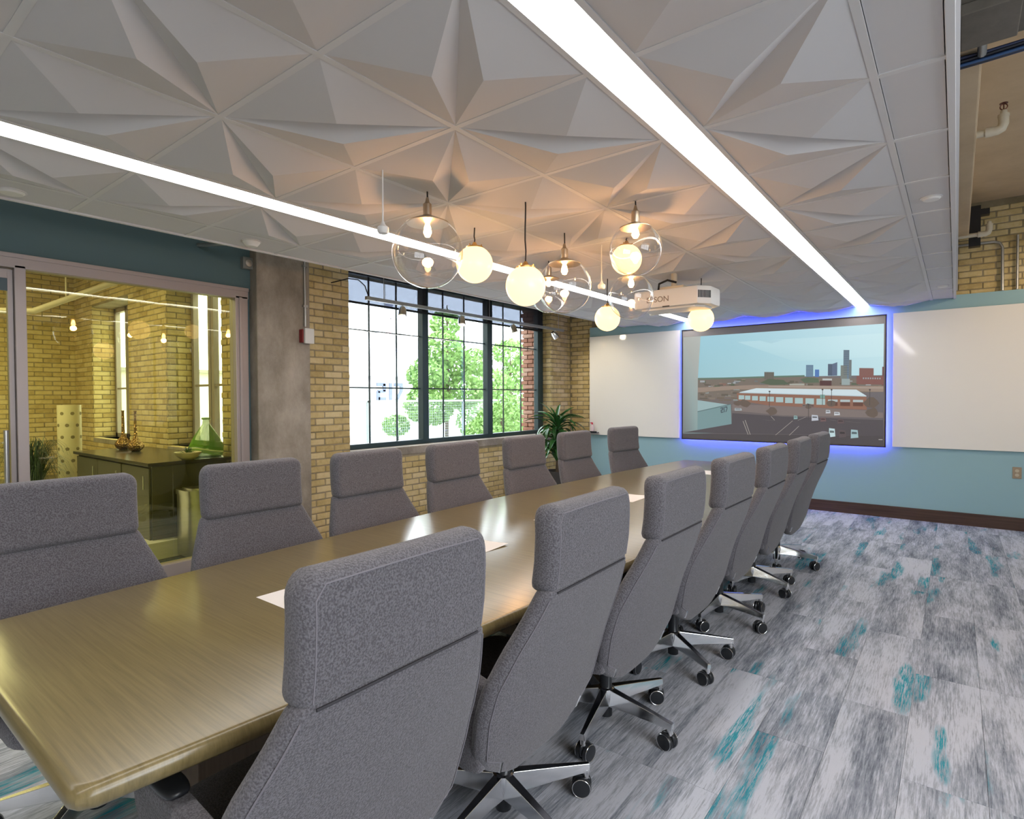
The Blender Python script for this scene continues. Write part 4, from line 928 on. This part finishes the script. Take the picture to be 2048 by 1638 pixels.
def make_chair():
    t = thing('conference_chair', 'x', 'chair', group='grey conference chairs')
    F = M['fab']
    bk = cshell(.262, .893, WB, .055, (.03, .03), (.24, .17)).obj('backrest', F, t, smooth=80)
    hd = cshell(.872, 1.112, None, .078, (.05, .05), (.028, .028), 20).obj('headrest', F, t, smooth=80)
    # stitched seams
    pts = []
    for z in [.89+.175*i/8 for i in range(9)]: pts.append(back_pt(-.213, z, 0, .0006))
    for y in [-.193+.386*i/10 for i in range(11)]: pts.append(back_pt(y, 1.094-.004*(abs(y)/.2)**2, 0, -.0002))
    for z in [1.065-.175*i/8 for i in range(9)]: pts.append(back_pt(.213, z, 0, .0006))
    MB().tube(pts, .0018, 5).obj('seam', M['seam'], hd)
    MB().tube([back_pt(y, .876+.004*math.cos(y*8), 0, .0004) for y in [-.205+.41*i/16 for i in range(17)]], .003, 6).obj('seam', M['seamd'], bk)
    pts = []
    for i in range(25):
        z = .36+.50*i/24; pts.append(back_pt(-(interp(WB, z)-.016-(.06 if z < .4 else 0)*(.4-z)/.04), z, 0, .0004))
    MB().tube(pts, .002, 5).obj('seam', M['seam'], bk)
    MB().tube([(p[0], -p[1], p[2]) for p in pts], .002, 5).obj('seam', M['seam'], bk)
    MB().sq((.055, 0, .445), (.205, .27, .045), 5, 28, 10).obj('seat', F, t, smooth=80)
    MB().sq((.04, 0, .40), (.17, .235, .035), 4, 24, 8).obj('seat_shell', F, t, smooth=80)
    for s in (-1, 1):
        poly = [(-.15, .36), (-.155, .42), (-.205, .60), (-.12, .622), (-.02, .630), (.06, .634), (.15, .63), (.178, .60), (.165, .55), (.10, .47), (.02, .37), (-.10, .35)]
        T = Matrix(((1, 0, 0, 0), (0, 0, 1, s*.287), (0, 1, 0, 0), (0, 0, 0, 1)))
        a = MB().prism(poly, -.022, .022, T=T).obj('armrest', F, t, bevel=.012, smooth=60)
        MB().sq((.085, s*.287, .638), (.10, .027, .010), 4, 20, 8).obj('arm_pad', M['blackp'], a, smooth=80)
    MB().box(-.11, .11, -.08, .08, .335, .375).obj('tilt_mechanism', M['blackp'], t, bevel=.012)
    MB().tube([(.06, -.08, .355), (.08, -.20, .355)], .006, 8).obj('lever', M['chrome'], t, smooth=True)
    MB().tube([(0, 0, .14), (0, 0, .25)], .026, 16).tube([(0, 0, .24), (0, 0, .34)], .016, 16).obj('gas_column', M['blackp'], t, smooth=True)
    MB().lathe([(0, .03), (.027, .03), (.027, .085), (0, .085)], n=18).obj('column_foot', M['blackp'], t, smooth=30)
    for s in (-1, 1): MB().tube([(-.165, s*.225, .365), (-.150, s*.215, .325)], .007, 8).obj('bracket_clip', M['chrome'], t, smooth=True)
    base = MB().lathe([(0, .085), (.038, .085), (.042, .12), (.036, .150), (.03, .155), (0, .155)], n=24).obj('hub', M['chrome'], t, smooth=30)
    return t
def leg_mesh():
    vs = []
    for x, w, zt, zb in ((.02, .032, .152, .080), (.16, .025, .134, .086), (.318, .016, .112, .086)):
        vs += [(x, -w*.5, zt), (x, w*.5, zt), (x, w*.72, zb), (x, -w*.72, zb)]
    fs = [(0, 3, 2, 1), (8, 9, 10, 11)]
    for i in (0, 4):
        for a, b in ((0, 1), (1, 2), (2, 3), (3, 0)): fs.append((i+a, i+b, i+4+b, i+4+a))
    return MB().add(vs, fs).mesh('leg', M['chrome'], bevel=.002)
LEG = leg_mesh()
CST = MB().lathe([(0, .0), (.012, .0), (.012, .03), (0, .03)], (0, 0, .063), 12, mi=1)
for s in (-1, 1): CST.lathe([(0, -.009), (.031, -.009), (.0345, -.005), (.0345, .005), (.032, .009), (.026, .0105), (0, .0108)], (-.014, s*.0165, .0345), 24, mi=0, axis=(0, s, 0))
CST.sq((-.010, 0, .044), (.031, .008, .028), 3, 14, 8, mi=0)
for s in (-1, 1): CST.lathe([(.0322, .0086), (.0328, .0094), (.0318, .0100), (.0308, .0094)], (-.014, s*.0165, .0345), 24, mi=1, axis=(0, s, 0))
CSTM = CST.mesh('caster', [M['blackp'], M['chrome']], smooth=35)
CH = make_chair()
def place_chair(x, y, rz, base_rot, label, proto=[True]):
    if proto[0]: c = CH; proto[0] = False
    else:
        c = copy_tree(CH)
        for ch in list(c.children):
            if ch.name.startswith('leg'):
                for g in list(ch.children): bpy.data.objects.remove(g)
                bpy.data.objects.remove(ch)
    rd = random.Random(int(y*100))
    for k in range(5):
        a = base_rot-rz+k*2*PI/5
        lg = link_copy(LEG, 'leg', c, (0, 0, 0), (0, 0, a))
        link_copy(CSTM, 'caster', lg, (.305, 0, 0), (0, 0, rd.uniform(-1.2, 1.2)+math.radians(20)))
    c.location = (x, y, 0); c.rotation_euler = (0, 0, rz); c['label'] = label
    return c
R = math.radians
ordr = ['its arm under the table corner', 'second from the camera end', 'third from the camera end', 'fourth, middle of the row', 'third from the screen wall', 'second from the screen wall', 'nearest the screen wall']
for k, (y, br) in enumerate(((.755, 10), (1.475, -15), (2.185, -6), (2.93, -36), (3.68, -20), (4.42, -28), (5.17, -6))):
    place_chair(-1.188, y, PI+R([0, 1.5, 0, -1, 0, 1, -1][k]), R(br), 'grey swivel chair seen from behind, '+ordr[k])
ordl = ['cut off by the left picture edge', 'in front of the glass partition and steel bin', 'in front of the brick pier by the column', 'under the window, beside the brick pier chair', 'under the window, between plant and brick pier', 'in front of the potted plant', 'nearest the far corner, before the blue wall']
for k, (y, br) in enumerate(((.65, 25), (1.365, 10), (2.04, 40), (2.735, 0), (3.50, 20), (4.23, 5), (5.11, 15))):
    place_chair(-2.285, y, R([0, -1, 1, 2, -1, 0, -6][k]), R(br), 'grey swivel chair facing us across table, '+ordl[k])
